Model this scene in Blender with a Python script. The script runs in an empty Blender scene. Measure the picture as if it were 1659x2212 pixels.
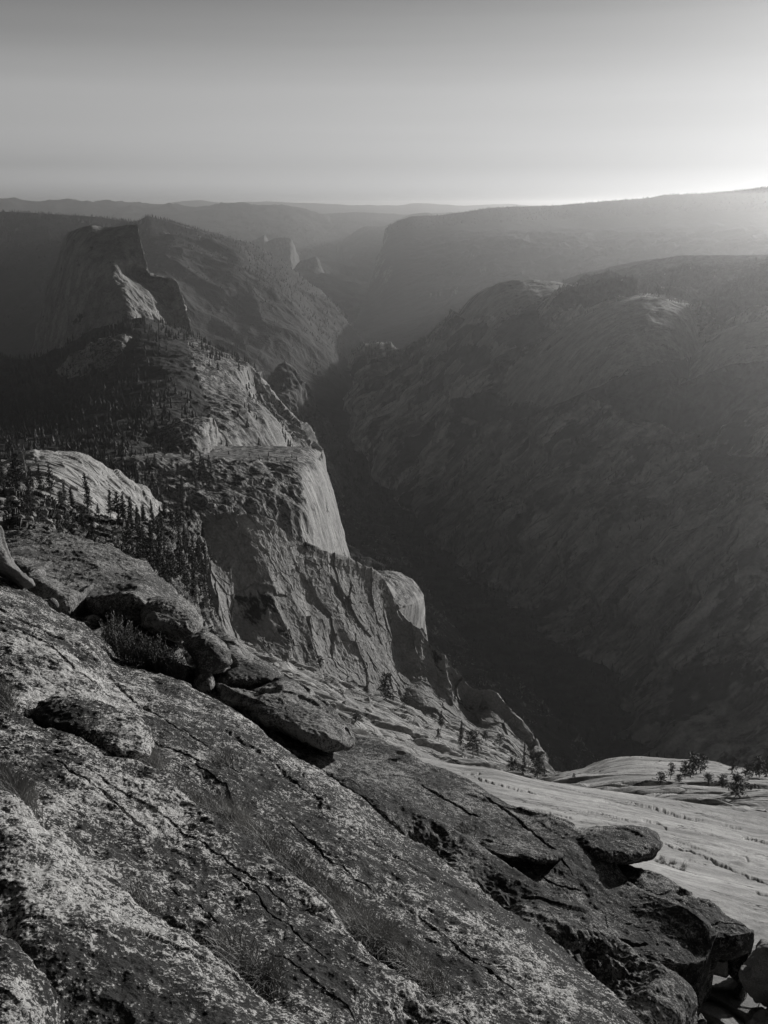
HAZE_D = 2.7e-5
SUN_E = 4.3
SKY_E = 0.098
EXPO = 0.0
SK = (1.5, 1.6, 1.28, 1.54, 1.45, 0.70, 0.22, 0.09, 0.05)
SKC = 11.0
import bpy, math, random
import numpy as np
from mathutils import Vector

SC = bpy.context.scene
COL = SC.collection
rnd = random.Random(7)
RS = np.random.RandomState(11)

# ------------------------------------------------------------------ camera
W_, H_ = 1659.0, 2212.0
FPX = 2124.5
PITCH = math.radians(17.4)
EYE = np.array([0.0, 0.0, 1500.0])
CR = np.array([1.0, 0.0, 0.0])
CF = np.array([0.0, math.cos(PITCH), -math.sin(PITCH)])
CU = np.array([0.0, math.sin(PITCH), math.cos(PITCH)])


def unproj(px, py, Y):
    """world point on the sight line of (px, py) at forward distance Y"""
    px = np.asarray(px, float); py = np.asarray(py, float); Y = np.asarray(Y, float)
    d = ((px - W_ / 2)[..., None] * CR + (H_ / 2 - py)[..., None] * CU + FPX * CF)
    return EYE + d * (Y / d[..., 1])[..., None]


cam = bpy.data.cameras.new('camera')
cam_o = bpy.data.objects.new('camera', cam)
COL.objects.link(cam_o)
cam_o.location = EYE
cam_o.rotation_euler = (math.pi / 2 - PITCH, 0, 0)
cam.sensor_fit = 'VERTICAL'
cam.angle = 2 * math.atan(H_ / 2 / FPX)
cam.clip_start = 0.1
cam.clip_end = 200000
SC.camera = cam_o
SC.render.resolution_x, SC.render.resolution_y = 768, 1024

# ------------------------------------------------------------------ noise

def _hash(ix, iy, iz, seed):
    h = (ix.astype(np.uint32) * np.uint32(374761393) + iy.astype(np.uint32) * np.uint32(668265263)
         + iz.astype(np.uint32) * np.uint32(2147483647) + np.uint32((seed * 1274126177) & 0xffffffff))
    h = (h ^ (h >> np.uint32(13))) * np.uint32(1274126177)
    h = (h ^ (h >> np.uint32(16))) * np.uint32(2246822519)
    return h ^ (h >> np.uint32(13))


_G = RS.normal(size=(256, 3)); _G /= np.linalg.norm(_G, axis=1)[:, None]


def perlin(p, seed=0):
    p = np.asarray(p, float)
    i = np.floor(p).astype(np.int64)
    f = p - i
    u = f * f * f * (f * (f * 6 - 15) + 10)
    out = 0.0
    for dx in (0, 1):
        wx = u[..., 0] if dx else 1 - u[..., 0]
        for dy in (0, 1):
            wy = u[..., 1] if dy else 1 - u[..., 1]
            for dz in (0, 1):
                wz = u[..., 2] if dz else 1 - u[..., 2]
                g = _G[(_hash(i[..., 0] + dx, i[..., 1] + dy, i[..., 2] + dz, seed) & np.uint32(255)).astype(int)]
                d = (f[..., 0] - dx) * g[..., 0] + (f[..., 1] - dy) * g[..., 1] + (f[..., 2] - dz) * g[..., 2]
                out = out + wx * wy * wz * d
    return out * 1.5


def fbm(p, octv=5, seed=0, gain=0.5, ridge=False, lac=2.03):
    p = np.asarray(p, float)
    a, s, out = 1.0, 1.0, 0.0
    for o in range(octv):
        n = perlin(p * s + 17.3 * o, seed + o)
        if ridge:
            n = 0.5 - 2 * np.abs(n)
        out = out + a * n
        a *= gain; s *= lac
    return out


def facets(p, seed=0, tilt=0.6, step=0.5, jit=0.9, soft=0.0):
    """nearest random cell: a stepped, tilted plate per cell; returns (offset, distance to the cell border)"""
    p = np.asarray(p, np.float32)
    i = np.floor(p).astype(np.int32)
    b1 = np.full(p.shape[:-1], 9.0, np.float32); b2 = b1.copy(); off = np.zeros(p.shape[:-1], np.float32)
    for dx in (-1, 0, 1):
        for dy in (-1, 0, 1):
            for dz in (-1, 0, 1):
                c = i + np.array([dx, dy, dz], np.int32)
                h = _hash(c[..., 0], c[..., 1], c[..., 2], seed)
                r = np.stack([(h & np.uint32(1023)), (h >> np.uint32(10)) & np.uint32(1023), (h >> np.uint32(20)) & np.uint32(1023)], -1).astype(np.float32) / np.float32(1023.0)
                v = p - (c + np.float32(0.5) + (r - np.float32(0.5)) * np.float32(jit)).astype(np.float32)
                d = np.sqrt((v * v).sum(-1))
                h2 = _hash(c[..., 2], c[..., 0], c[..., 1], seed + 5)
                q = np.stack([(h2 & np.uint32(1023)), (h2 >> np.uint32(10)) & np.uint32(1023), (h2 >> np.uint32(20)) & np.uint32(1023)], -1).astype(np.float32) / np.float32(511.5) - 1
                o = step * q[..., 0] + tilt * (v[..., 0] * q[..., 1] + v[..., 1] * q[..., 2] + v[..., 2] * q[..., 0])
                near = d < b1
                b2 = np.where(near, b1, np.minimum(b2, d))
                off = np.where(near, o, off)
                b1 = np.where(near, d, b1)
    if soft: off = off * sstep(0, soft, b2 - b1)
    return off, b2 - b1


def sstep(a, b, x):
    t = np.clip((x - a) / (b - a), 0, 1)
    return t * t * (3 - 2 * t)


def rot(p, axis_z=0.0, axis_x=0.0, axis_y=0.0):
    """rotate coordinates before stretching a noise"""
    x, y, z = p[..., 0], p[..., 1], p[..., 2]
    c, s = math.cos(axis_z), math.sin(axis_z); x, y = c * x + s * y, -s * x + c * y
    c, s = math.cos(axis_y), math.sin(axis_y); x, z = c * x + s * z, -s * x + c * z
    c, s = math.cos(axis_x), math.sin(axis_x); y, z = c * y + s * z, -s * y + c * z
    return np.stack([x, y, z], -1)


# ------------------------------------------------------------------ meshes

def mesh_from(name, V, F, smooth=True):
    """V (n,3), F (m,k) all faces of the same size k, or list of such arrays"""
    Fs = F if isinstance(F, list) else [F]
    me = bpy.data.meshes.new(name)
    V = np.asarray(V, np.float32)
    me.vertices.add(len(V)); me.vertices.foreach_set('co', V.ravel())
    nl = sum(f.size for f in Fs); nf = sum(len(f) for f in Fs)
    me.loops.add(nl); me.polygons.add(nf)
    me.loops.foreach_set('vertex_index', np.concatenate([f.ravel() for f in Fs]).astype(np.int32))
    tot = np.concatenate([np.full(len(f), f.shape[1]) for f in Fs])
    st = np.concatenate([[0], np.cumsum(tot)[:-1]]).astype(np.int32)
    me.polygons.foreach_set('loop_start', st)
    me.polygons.foreach_set('use_smooth', np.full(nf, smooth))
    me.update(calc_edges=True); me.validate()
    return me


def link(name, me, mat=None, parent=None, loc=None):
    o = bpy.data.objects.new(name, me); COL.objects.link(o)
    if mat is not None and me is not None and len(me.materials) == 0: me.materials.append(mat)
    if parent is not None: o.parent = parent
    if loc is not None: o.location = loc
    return o


def tag(o, label=None, cat=None, group=None, kind=None):
    if label: o['label'] = label
    if cat: o['category'] = cat
    if group: o['group'] = group
    if kind: o['kind'] = kind
    return o


def cr_interp(A, t):
    """Catmull-Rom through A (K, d) at t in [0, K-1]"""
    K = len(A)
    i = np.clip(np.floor(t).astype(int), 0, K - 2); f = (t - i)[:, None]
    p0 = A[np.maximum(i - 1, 0)]; p1 = A[i]; p2 = A[i + 1]; p3 = A[np.minimum(i + 2, K - 1)]
    p0 = np.where((i == 0)[:, None], 2 * p1 - p2, p0); p3 = np.where((i == K - 2)[:, None], 2 * p2 - p1, p3)
    m1 = (p2 - p0) * 0.42; m2 = (p3 - p1) * 0.42
    f2, f3 = f * f, f * f * f
    return (2 * f3 - 3 * f2 + 1) * p1 + (f3 - 2 * f2 + f) * m1 + (-2 * f3 + 3 * f2) * p2 + (f3 - f2) * m2


def arc_t(A, n):
    d = np.concatenate([[0], np.cumsum(np.hypot(*(A[1:, :2] - A[:-1, :2]).T))])
    d /= d[-1]
    return np.interp(np.linspace(0, 1, n), d, np.arange(len(A)))


class Patch: pass


def patch(name, rows, nu, nv, disp=None, mat=None, left=None, right=None, top=None, bottom=None,
          next_=6, aligned=None, thing=False, kind='structure', smooth=True, rowpow=1.0, mat2=None, poly2=None, yf=None, yset=None):
    """a rock surface: rows of control points (px, py, Y) from crest to foot, plus flanks that turn away behind it"""
    R = [np.array(r, float) for r in rows]
    if yset:
        for r, k_ in zip(R, yset[1]): r[:, 2] = np.array(yset[0]) * k_
    if yf:
        for r, k_ in zip(R, yf): r[:, 2] *= k_
    for r in R: r[:, 2] = np.log(r[:, 2])
    if aligned is None: aligned = len({len(r) for r in R}) == 1
    G = []
    if aligned:
        K = len(R[0])
        M = sum([np.concatenate([[0], np.cumsum(np.hypot(*(r[1:, :2] - r[:-1, :2]).T))]) for r in R])
        t = np.interp(np.linspace(0, 1, nu), M / M[-1], np.arange(K))
        G = [cr_interp(r, t) for r in R]
    else:
        G = [cr_interp(r, arc_t(r, nu)) for r in R]
    G = np.stack(G)                                   # rows, nu, 3
    mid = G.mean(axis=1)
    dd = np.array([np.median(np.hypot(*(G[k + 1] - G[k])[:, :2].T)) for k in range(len(G) - 1)])
    cum = np.concatenate([[0], np.cumsum(np.maximum(dd, 1e-3))])
    tv = np.interp(np.linspace(0, 1, nv) ** rowpow, cum / cum[-1], np.arange(len(G)))
    flat = G.reshape(len(G), -1)
    S = cr_interp(flat, tv).reshape(nv, nu, 3)
    P = unproj(S[..., 0], S[..., 1], np.exp(S[..., 2]))
    Sx = S[..., :2]

    def ext(P, Sx, offs, axis, end):
        # offs: list of (dx,dy,dz) cumulative from the border
        b = (P[:, -1:] if end else P[:, :1]) if axis == 1 else (P[-1:, :] if end else P[:1, :])
        sb = (Sx[:, -1:] if end else Sx[:, :1]) if axis == 1 else (Sx[-1:, :] if end else Sx[:1, :])
        pts = [np.zeros(3)] + [np.array(o, float) for o in offs]
        ks = []
        for a, c in zip(pts[:-1], pts[1:]):
            for j in range(1, next_ + 1):
                ks.append(a + (c - a) * j / next_)
        E = [b + k for k in ks]; SE = [sb] * len(ks)
        if end:
            return np.concatenate([P] + E, axis), np.concatenate([Sx] + SE, axis)
        return np.concatenate(E[::-1] + [P], axis), np.concatenate(SE[::-1] + [Sx], axis)
    nl = nt = 0
    if left: P, Sx = ext(P, Sx, left, 1, False); nl = len(left) * next_
    if right: P, Sx = ext(P, Sx, right, 1, True)
    if top: P, Sx = ext(P, Sx, top, 0, False); nt = len(top) * next_
    if bottom: P, Sx = ext(P, Sx, bottom, 0, True)
    nv2, nu2 = P.shape[:2]
    du = np.gradient(P, axis=1); dv = np.gradient(P, axis=0)
    Nn = np.cross(dv, du); Nn /= (np.linalg.norm(Nn, axis=-1, keepdims=True) + 1e-9)
    for _ in range(4):
        Nn[1:-1] = (Nn[:-2] + Nn[1:-1] + Nn[2:]) / 3; Nn[:, 1:-1] = (Nn[:, :-2] + Nn[:, 1:-1] + Nn[:, 2:]) / 3
    Nn /= (np.linalg.norm(Nn, axis=-1, keepdims=True) + 1e-9)
    if disp is not None:
        d = disp(P, Sx, Nn)
        P = P + (Nn * d[..., None] if d.ndim == 2 else d)
    idx = np.arange(nv2 * nu2).reshape(nv2, nu2)
    F = np.stack([idx[:-1, :-1], idx[1:, :-1], idx[1:, 1:], idx[:-1, 1:]], -1).reshape(-1, 4)
    org = np.zeros(3)
    if thing:
        org = np.array([P[..., 0].mean(), P[..., 1].mean(), P[..., 2].min()])
    me = mesh_from(name, (P - org).reshape(-1, 3), F, smooth)
    o = link(name, me, mat, loc=org)
    if mat2 is not None:
        me.materials.append(mat2)
        me.polygons.foreach_set('material_index', in_poly(Sx[:-1, :-1] + 9 * np.stack([fbm(P[:-1, :-1] / (np.ptp(P[..., 0]) * .02), 3, 1), fbm(P[:-1, :-1] / (np.ptp(P[..., 0]) * .02), 3, 2)], -1), poly2).ravel().astype(np.int32))
    if not thing and kind: o['kind'] = kind
    q = Patch(); q.o = o; q.P = P; q.S = Sx; q.N = Nn; q.name = name
    print('PATCH', name, P.shape[:2], 'z', round(P[..., 2].min()), round(P[..., 2].max()))
    return q


def grooves(S, lines):
    """depth field of narrow joints: lines = (points, half width, depth)"""
    out = np.zeros(S.shape[:-1])
    wob = 2.2 * fbm(np.concatenate([S / 14, np.zeros(S.shape[:-1] + (1,))], -1), 3, 77)
    x = S[..., 0]; y = S[..., 1] + wob
    for pts, w, dep in lines:
        x0, x1 = min(p[0] for p in pts) - 8, max(p[0] for p in pts) + 8
        y0, y1 = min(p[1] for p in pts) - 10, max(p[1] for p in pts) + 10
        m = (x > x0) & (x < x1) & (y > y0) & (y < y1)
        if not m.any(): continue
        xm, ym = x[m], y[m]; best = np.full(xm.shape, 1e9); n = len(pts) - 1; tt = np.zeros(xm.shape)
        for k in range(n):
            ax, ay = pts[k]; bx, by = pts[k + 1]; L2 = (bx - ax) ** 2 + (by - ay) ** 2
            t = np.clip(((xm - ax) * (bx - ax) + (ym - ay) * (by - ay)) / L2, 0, 1)
            d = np.hypot(xm - ax - t * (bx - ax), ym - ay - t * (by - ay))
            c = d < best; best = np.where(c, d, best); tt = np.where(c, (k + t) / n, tt)
        taper = np.clip(np.minimum(tt, 1 - tt) * 8, 0.15, 1)
        out[m] = np.maximum(out[m], dep * taper * np.clip(1 - best / (w * taper + 0.6), 0, 1))
    return out


def in_poly(S, poly):
    if isinstance(poly[0], list):
        c = in_poly(S, poly[0])
        for q in poly[1:]: c = c | in_poly(S, q)
        return c
    x, y = S[..., 0], S[..., 1]
    c = np.zeros(x.shape, bool)
    n = len(poly)
    for i in range(n):
        x1, y1 = poly[i]; x2, y2 = poly[(i + 1) % n]
        m = ((y1 > y) != (y2 > y)) & (x < (x2 - x1) * (y - y1) / (y2 - y1 + 1e-12) + x1)
        c ^= m
    return c


def sample(q, n, poly=None, mask=None, rs=RS, screen=False):
    """n surface points of a patch, even by area"""
    P = q.P
    a = np.linalg.norm(np.cross(P[1:, :-1] - P[:-1, :-1], P[:-1, 1:] - P[:-1, :-1]), axis=-1)
    if screen:
        S = q.S
        a = np.abs((S[1:, :-1, 0] - S[:-1, :-1, 0]) * (S[:-1, 1:, 1] - S[:-1, :-1, 1]) - (S[1:, :-1, 1] - S[:-1, :-1, 1]) * (S[:-1, 1:, 0] - S[:-1, :-1, 0]))
    w = a.copy()
    if poly is not None: w = w * in_poly(q.S[:-1, :-1], poly)
    if mask is not None: w = w * mask(P[:-1, :-1], q.S[:-1, :-1], q.N[:-1, :-1])
    w = w.ravel()
    if w.sum() <= 0: return np.zeros((0, 3))
    k = rs.choice(len(w), n, p=w / w.sum())
    i, j = np.unravel_index(k, a.shape)
    fu, fv = rs.rand(n, 1), rs.rand(n, 1)
    A, B, C_ = P[i, j], P[i, j + 1], P[i + 1, j]
    return A + (B - A) * fu + (C_ - A) * fv


# ------------------------------------------------------------------ node helper

class NB:
    def __init__(s, name):
        s.m = bpy.data.materials.new(name); s.m.use_nodes = True
        s.t = s.m.node_tree; s.t.nodes.clear()
        s.geo = s.t.nodes.new('ShaderNodeNewGeometry')
        s.pos = s.geo.outputs['Position']

    def _in(s, n, i, v):
        if v is None: return
        if hasattr(v, 'is_linked') or isinstance(v, bpy.types.NodeSocket): s.t.links.new(v, n.inputs[i])
        else:
            try: n.inputs[i].default_value = v
            except TypeError: n.inputs[i].default_value = (v, v, v, 1)

    def math(s, op, a, b=None, c=None, clamp=False):
        n = s.t.nodes.new('ShaderNodeMath'); n.operation = op; n.use_clamp = clamp
        s._in(n, 0, a); s._in(n, 1, b); s._in(n, 2, c); return n.outputs[0]

    def mul(s, a, b): return s.math('MULTIPLY', a, b)
    def add(s, a, b): return s.math('ADD', a, b)

    def map(s, vec, scale=(1, 1, 1), rot=(0, 0, 0), loc=(0, 0, 0)):
        n = s.t.nodes.new('ShaderNodeMapping'); s._in(n, 'Vector', vec)
        n.inputs['Scale'].default_value = scale; n.inputs['Rotation'].default_value = rot; n.inputs['Location'].default_value = loc
        return n.outputs[0]

    def noise(s, vec, scale, detail=5, rough=0.55, dist=0.0):
        n = s.t.nodes.new('ShaderNodeTexNoise'); s._in(n, 'Vector', vec)
        n.inputs['Scale'].default_value = scale; n.inputs['Detail'].default_value = detail
        n.inputs['Roughness'].default_value = rough; n.inputs['Distortion'].default_value = dist
        return n.outputs[0]

    def voro(s, vec, scale, feat='F1', out='Distance', rand=1.0):
        n = s.t.nodes.new('ShaderNodeTexVoronoi'); n.feature = feat; s._in(n, 'Vector', vec)
        n.inputs['Scale'].default_value = scale; n.inputs['Randomness'].default_value = rand
        return n.outputs[out]

    def warp(s, vec, scale, amt):
        n = s.t.nodes.new('ShaderNodeTexNoise'); s._in(n, 'Vector', vec); n.inputs['Scale'].default_value = scale; n.inputs['Detail'].default_value = 3
        v = s.t.nodes.new('ShaderNodeVectorMath'); v.operation = 'MULTIPLY_ADD'
        s._in(v, 0, n.outputs['Color']); v.inputs[1].default_value = (amt, amt, amt); s._in(v, 2, vec)
        return v.outputs[0]

    def ss(s, x, a, b, lo=0.0, hi=1.0):
        n = s.t.nodes.new('ShaderNodeMapRange'); n.interpolation_type = 'SMOOTHSTEP'
        s._in(n, 'Value', x); n.inputs['From Min'].default_value = a; n.inputs['From Max'].default_value = b
        n.inputs['To Min'].default_value = lo; n.inputs['To Max'].default_value = hi
        return n.outputs[0]

    def mixf(s, f, a, b):
        n = s.t.nodes.new('ShaderNodeMix'); n.data_type = 'FLOAT'; s._in(n, 0, f); s._in(n, 2, a); s._in(n, 3, b); return n.outputs[0]

    def finish(s, val, bump=None, bump_d=1.0, rough=0.9, spec=0.25, bump_s=1.0, bump2=None, bump2_d=1.0):
        c = s.t.nodes.new('ShaderNodeCombineColor')
        s._in(c, 0, val); s._in(c, 1, s.mul(val, 0.985)); s._in(c, 2, s.mul(val, 0.962))
        b = s.t.nodes.new('ShaderNodeBsdfPrincipled')
        s.t.links.new(c.outputs[0], b.inputs['Base Color'])
        b.inputs['Specular IOR Level'].default_value = spec
        s._in(b, 'Roughness', rough)
        nrm = None
        for h, d in ((bump2, bump2_d), (bump, bump_d)):
            if h is None: continue
            bn = s.t.nodes.new('ShaderNodeBump'); bn.inputs['Distance'].default_value = d; bn.inputs['Strength'].default_value = bump_s
            s._in(bn, 'Height', h)
            if nrm is not None: s.t.links.new(nrm, bn.inputs['Normal'])
            nrm = bn.outputs[0]
        if nrm is not None: s.t.links.new(nrm, b.inputs['Normal'])
        o = s.t.nodes.new('ShaderNodeOutputMaterial'); s.t.links.new(b.outputs[0], o.inputs['Surface'])
        return s.m


def wall_mat(name, light=0.3, dark=0.1, size=40.0, streak=(1, 1, 0.12), srot=(0, 0, 0), veg=0.4, crack=0.5, bumpd=3.0, seed=0, vegdark=0.035, streak_amt=0.6, flatveg=0.0):
    b = NB(name)
    p = b.map(b.pos, loc=(seed * 131.7, seed * 57.1, seed * 23.9))
    k = 1.0 / size
    st = b.map(b.map(p, rot=srot), scale=streak)
    n1 = b.noise(st, k * 3, 6, 0.6)
    n2 = b.noise(p, k * 0.7, 6, 0.55, 0.4)
    n3 = b.noise(p, k * 14, 5, 0.65)
    v = b.mixf(b.ss(n1, 0.38, 0.62), dark + (light - dark) * (1 - streak_amt), light)
    v = b.mul(v, b.ss(n2, 0.3, 0.7, 0.72, 1.15))
    v = b.mul(v, b.ss(n3, 0.3, 0.7, 0.75, 1.2))
    wp = b.warp(st, k * 2, size * 0.25)
    e = b.voro(wp, k * 2.2, 'DISTANCE_TO_EDGE')
    cr = b.ss(e, 0.0, 0.05, 1, 0)
    cr = b.mul(b.mul(cr, crack), b.ss(n2, 0.42, 0.56))
    v = b.mixf(cr, v, dark * 0.3)
    if veg > 0:
        vm = b.noise(b.map(b.map(p, rot=srot), scale=(1, 1, 0.45)) if srot != (0, 0, 0) else b.map(p, scale=(1, 1, 1.6)), k * 0.8, 10, 0.66)
        t = 0.62 - 0.2 * veg
        vmask = b.ss(vm, t, t + 0.05)
        v = b.mixf(vmask, v, b.mul(n3, vegdark * 2))
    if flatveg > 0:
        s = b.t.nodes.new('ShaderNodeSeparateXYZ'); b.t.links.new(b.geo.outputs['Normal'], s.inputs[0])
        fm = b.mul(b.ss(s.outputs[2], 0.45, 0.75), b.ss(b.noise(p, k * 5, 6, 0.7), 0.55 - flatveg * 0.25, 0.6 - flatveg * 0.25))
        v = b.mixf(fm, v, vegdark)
    h = b.add(b.mul(n1, 1.0), b.mul(n3, 0.35))
    h = b.math('SUBTRACT', h, b.mul(cr, 0.5))
    return b.finish(v, h, bumpd)


def plain_forest_mat(name, v=0.05, s=0.02):
    b = NB(name)
    n = b.noise(b.map(b.pos, scale=(1, 1, 0.5)), s * 3, 8, 0.7); n2 = b.noise(b.pos, s * 0.2, 6, 0.6, 0.3)
    val = b.mul(b.ss(n, 0.3, 0.7, v * 0.4, v * 1.6), b.ss(n2, 0.35, 0.65, 0.7, 1.5))
    return b.finish(val, n, 0.3 / s, spec=0.05)
# ------------------------------------------------------------------ far hills and valley walls
M_far = plain_forest_mat('forest_far', 0.05, 0.004)
M_hill = plain_forest_mat('forest_mid', 0.045, 0.01)

gm = mesh_from('ground', [(-90000, -4000, 0), (90000, -4000, 0), (90000, 120000, 0), (-90000, 120000, 0)], np.array([[0, 1, 2, 3]]))
tag(link('ground', gm, M_far), kind='structure')


def hill(name, crest, Y, foot_py, foot_Y, nu, nv, amp, size, mat=M_far, oct_=5, mid=None):
    c = [(x, y, Y) for x, y in crest]
    f = [(x, foot_py, foot_Y) for x, y in crest]
    m = [(x, y * 0.6 + foot_py * 0.4, Y * 0.45 + foot_Y * 0.55) for x, y in crest]
    def disp(P, S, N):
        return amp * fbm(P / size, oct_, 3, ridge=True) * 0.6
    return patch(name, [c, m, f], nu, nv, disp, mat, top=[(0, Y * 0.05, -Y * 0.006), (0, Y * 0.2, -Y * 0.05)], left=[(-300, Y * .1, -200)], right=[(300, Y * .1, -200)])


hill('hills', [(-400, 436), (-100, 440), (150, 442), (300, 447), (370, 438), (430, 433), (480, 438), (560, 436), (620, 436), (700, 441), (780, 443), (860, 444), (905, 439), (1000, 444), (1100, 441), (1200, 446), (1450, 450), (2000, 446)], 46000, 475, 38000, 500, 40, 60, 1500)
hill('hills', [(300, 470), (560, 455), (700, 462), (790, 458), (860, 463), (960, 460), (1100, 458), (1300, 470)], 31000, 500, 27000, 300, 30, 60, 1500)
hill('hills', [(780, 512), (870, 470), (890, 462), (925, 459), (950, 466), (990, 464), (1020, 458), (1090, 457), (1200, 470)], 26000, 530, 23000, 260, 30, 30, 900)
hill('hills', [(740, 520), (782, 492), (830, 488), (900, 490), (1000, 500)], 23000, 560, 20500, 260, 30, 30, 900)


# left plateau far across the valley
def d_hill(amp, size, seed=1, o=6):
    return lambda P, S, N: amp * (fbm(P / size, o, seed, ridge=True) * 0.55 + fbm(P / (size * 0.2), 4, seed + 3) * 0.18)


qB = patch('far_plateau', [
    [(-250, 425, 15500), (0, 431, 15000), (60, 436, 15000), (185, 434, 14500), (300, 440, 14000), (400, 446, 13500), (500, 440, 13500), (620, 447, 13500), (690, 465, 13800), (750, 489, 14000), (800, 508, 14200), (860, 520, 14600)],
    [(-250, 480, 13500), (0, 480, 13000), (60, 482, 12800), (185, 484, 12500), (300, 490, 12300), (400, 500, 12000), (500, 505, 11800), (620, 515, 11800), (690, 530, 12000), (750, 548, 12300), (800, 560, 12600), (860, 575, 13000)],
    [(-250, 620, 11500), (0, 620, 11500), (60, 620, 11200), (185, 620, 11200), (300, 640, 11000), (400, 650, 10500), (500, 650, 10200), (620, 660, 10200), (690, 660, 10400), (750, 665, 10800), (800, 670, 11200), (860, 670, 11600)],
], 500, 160, d_hill(170, 1900), M_hill, yf=[2.1, 1.95, 1.3], top=[(0, 1500, -60), (0, 4000, -800)], left=[(-2000, 1000, -400)], right=[(500, 2000, -600)])

M_rockfar = wall_mat('rock_far', 0.14, 0.07, 180, (1, 1, 0.15), veg=0.3, crack=0.3, bumpd=15, flatveg=0.6)
# pale cliffs half way down the valley
for nm, cr, fy, Y in (('cliff', [(520, 548), (545, 522), (566, 510), (571, 508), (576, 522), (590, 517), (604, 514), (622, 515), (630, 520), (636, 548), (644, 582), (652, 640)], 700, 11000),
                      ('cliff', [(625, 600), (645, 568), (668, 559), (682, 556), (690, 566), (697, 590), (706, 640), (712, 690)], 720, 10500)):
    rows = [[(x, y, Y + (x - 600) * 3) for x, y in cr], [(x + 1, y + 30 + (fy - y) * 0.25, Y - 250 + (x - 600) * 4) for x, y in cr], [(x + 4, max(fy, y + 60), Y - 900 + (x - 600) * 5) for x, y in cr]]
    patch(nm, rows, 240, 140, d_hill(30, 300, 5), M_rockfar, yf=[1.65, 1.62, 1.5], top=[(0, 150, -10), (100, 900, -500)], left=[(-100, 500, -50)], right=[(30, 300, 0), (60, 1200, -50)])

# second left ridge with its north facing wall
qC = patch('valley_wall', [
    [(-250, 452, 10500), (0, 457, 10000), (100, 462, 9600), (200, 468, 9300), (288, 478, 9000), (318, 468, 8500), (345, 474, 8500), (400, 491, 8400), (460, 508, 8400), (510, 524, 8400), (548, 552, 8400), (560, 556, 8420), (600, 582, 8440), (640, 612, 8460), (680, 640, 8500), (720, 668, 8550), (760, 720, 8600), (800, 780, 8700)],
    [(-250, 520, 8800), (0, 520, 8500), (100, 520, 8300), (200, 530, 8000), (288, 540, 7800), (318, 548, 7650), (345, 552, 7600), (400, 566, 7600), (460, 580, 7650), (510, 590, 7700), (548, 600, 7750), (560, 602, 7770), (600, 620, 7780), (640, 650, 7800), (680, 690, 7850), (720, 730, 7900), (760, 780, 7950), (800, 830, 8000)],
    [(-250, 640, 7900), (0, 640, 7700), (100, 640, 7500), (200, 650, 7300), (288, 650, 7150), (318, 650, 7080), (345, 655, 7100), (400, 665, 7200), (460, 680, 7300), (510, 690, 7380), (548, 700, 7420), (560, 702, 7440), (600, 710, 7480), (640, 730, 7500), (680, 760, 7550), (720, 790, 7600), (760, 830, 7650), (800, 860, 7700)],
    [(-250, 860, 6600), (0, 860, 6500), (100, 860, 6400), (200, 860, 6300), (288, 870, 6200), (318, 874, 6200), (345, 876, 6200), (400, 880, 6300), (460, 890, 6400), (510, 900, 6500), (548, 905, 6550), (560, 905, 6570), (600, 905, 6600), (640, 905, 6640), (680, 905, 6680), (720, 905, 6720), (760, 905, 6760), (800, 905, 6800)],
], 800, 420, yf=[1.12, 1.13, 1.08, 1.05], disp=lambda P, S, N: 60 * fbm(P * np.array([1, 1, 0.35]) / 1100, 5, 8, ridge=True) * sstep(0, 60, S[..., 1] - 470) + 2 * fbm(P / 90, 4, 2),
    mat=wall_mat('wall_left_far', 0.07, 0.03, 220, (1, 1, 0.15), veg=0.95, crack=0.3, bumpd=20, flatveg=1.1, vegdark=0.03), top=[(0, 900, -60), (0, 3000, -900)], left=[(-2000, 500, -300)], right=[(300, 1500, -800)])

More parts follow.
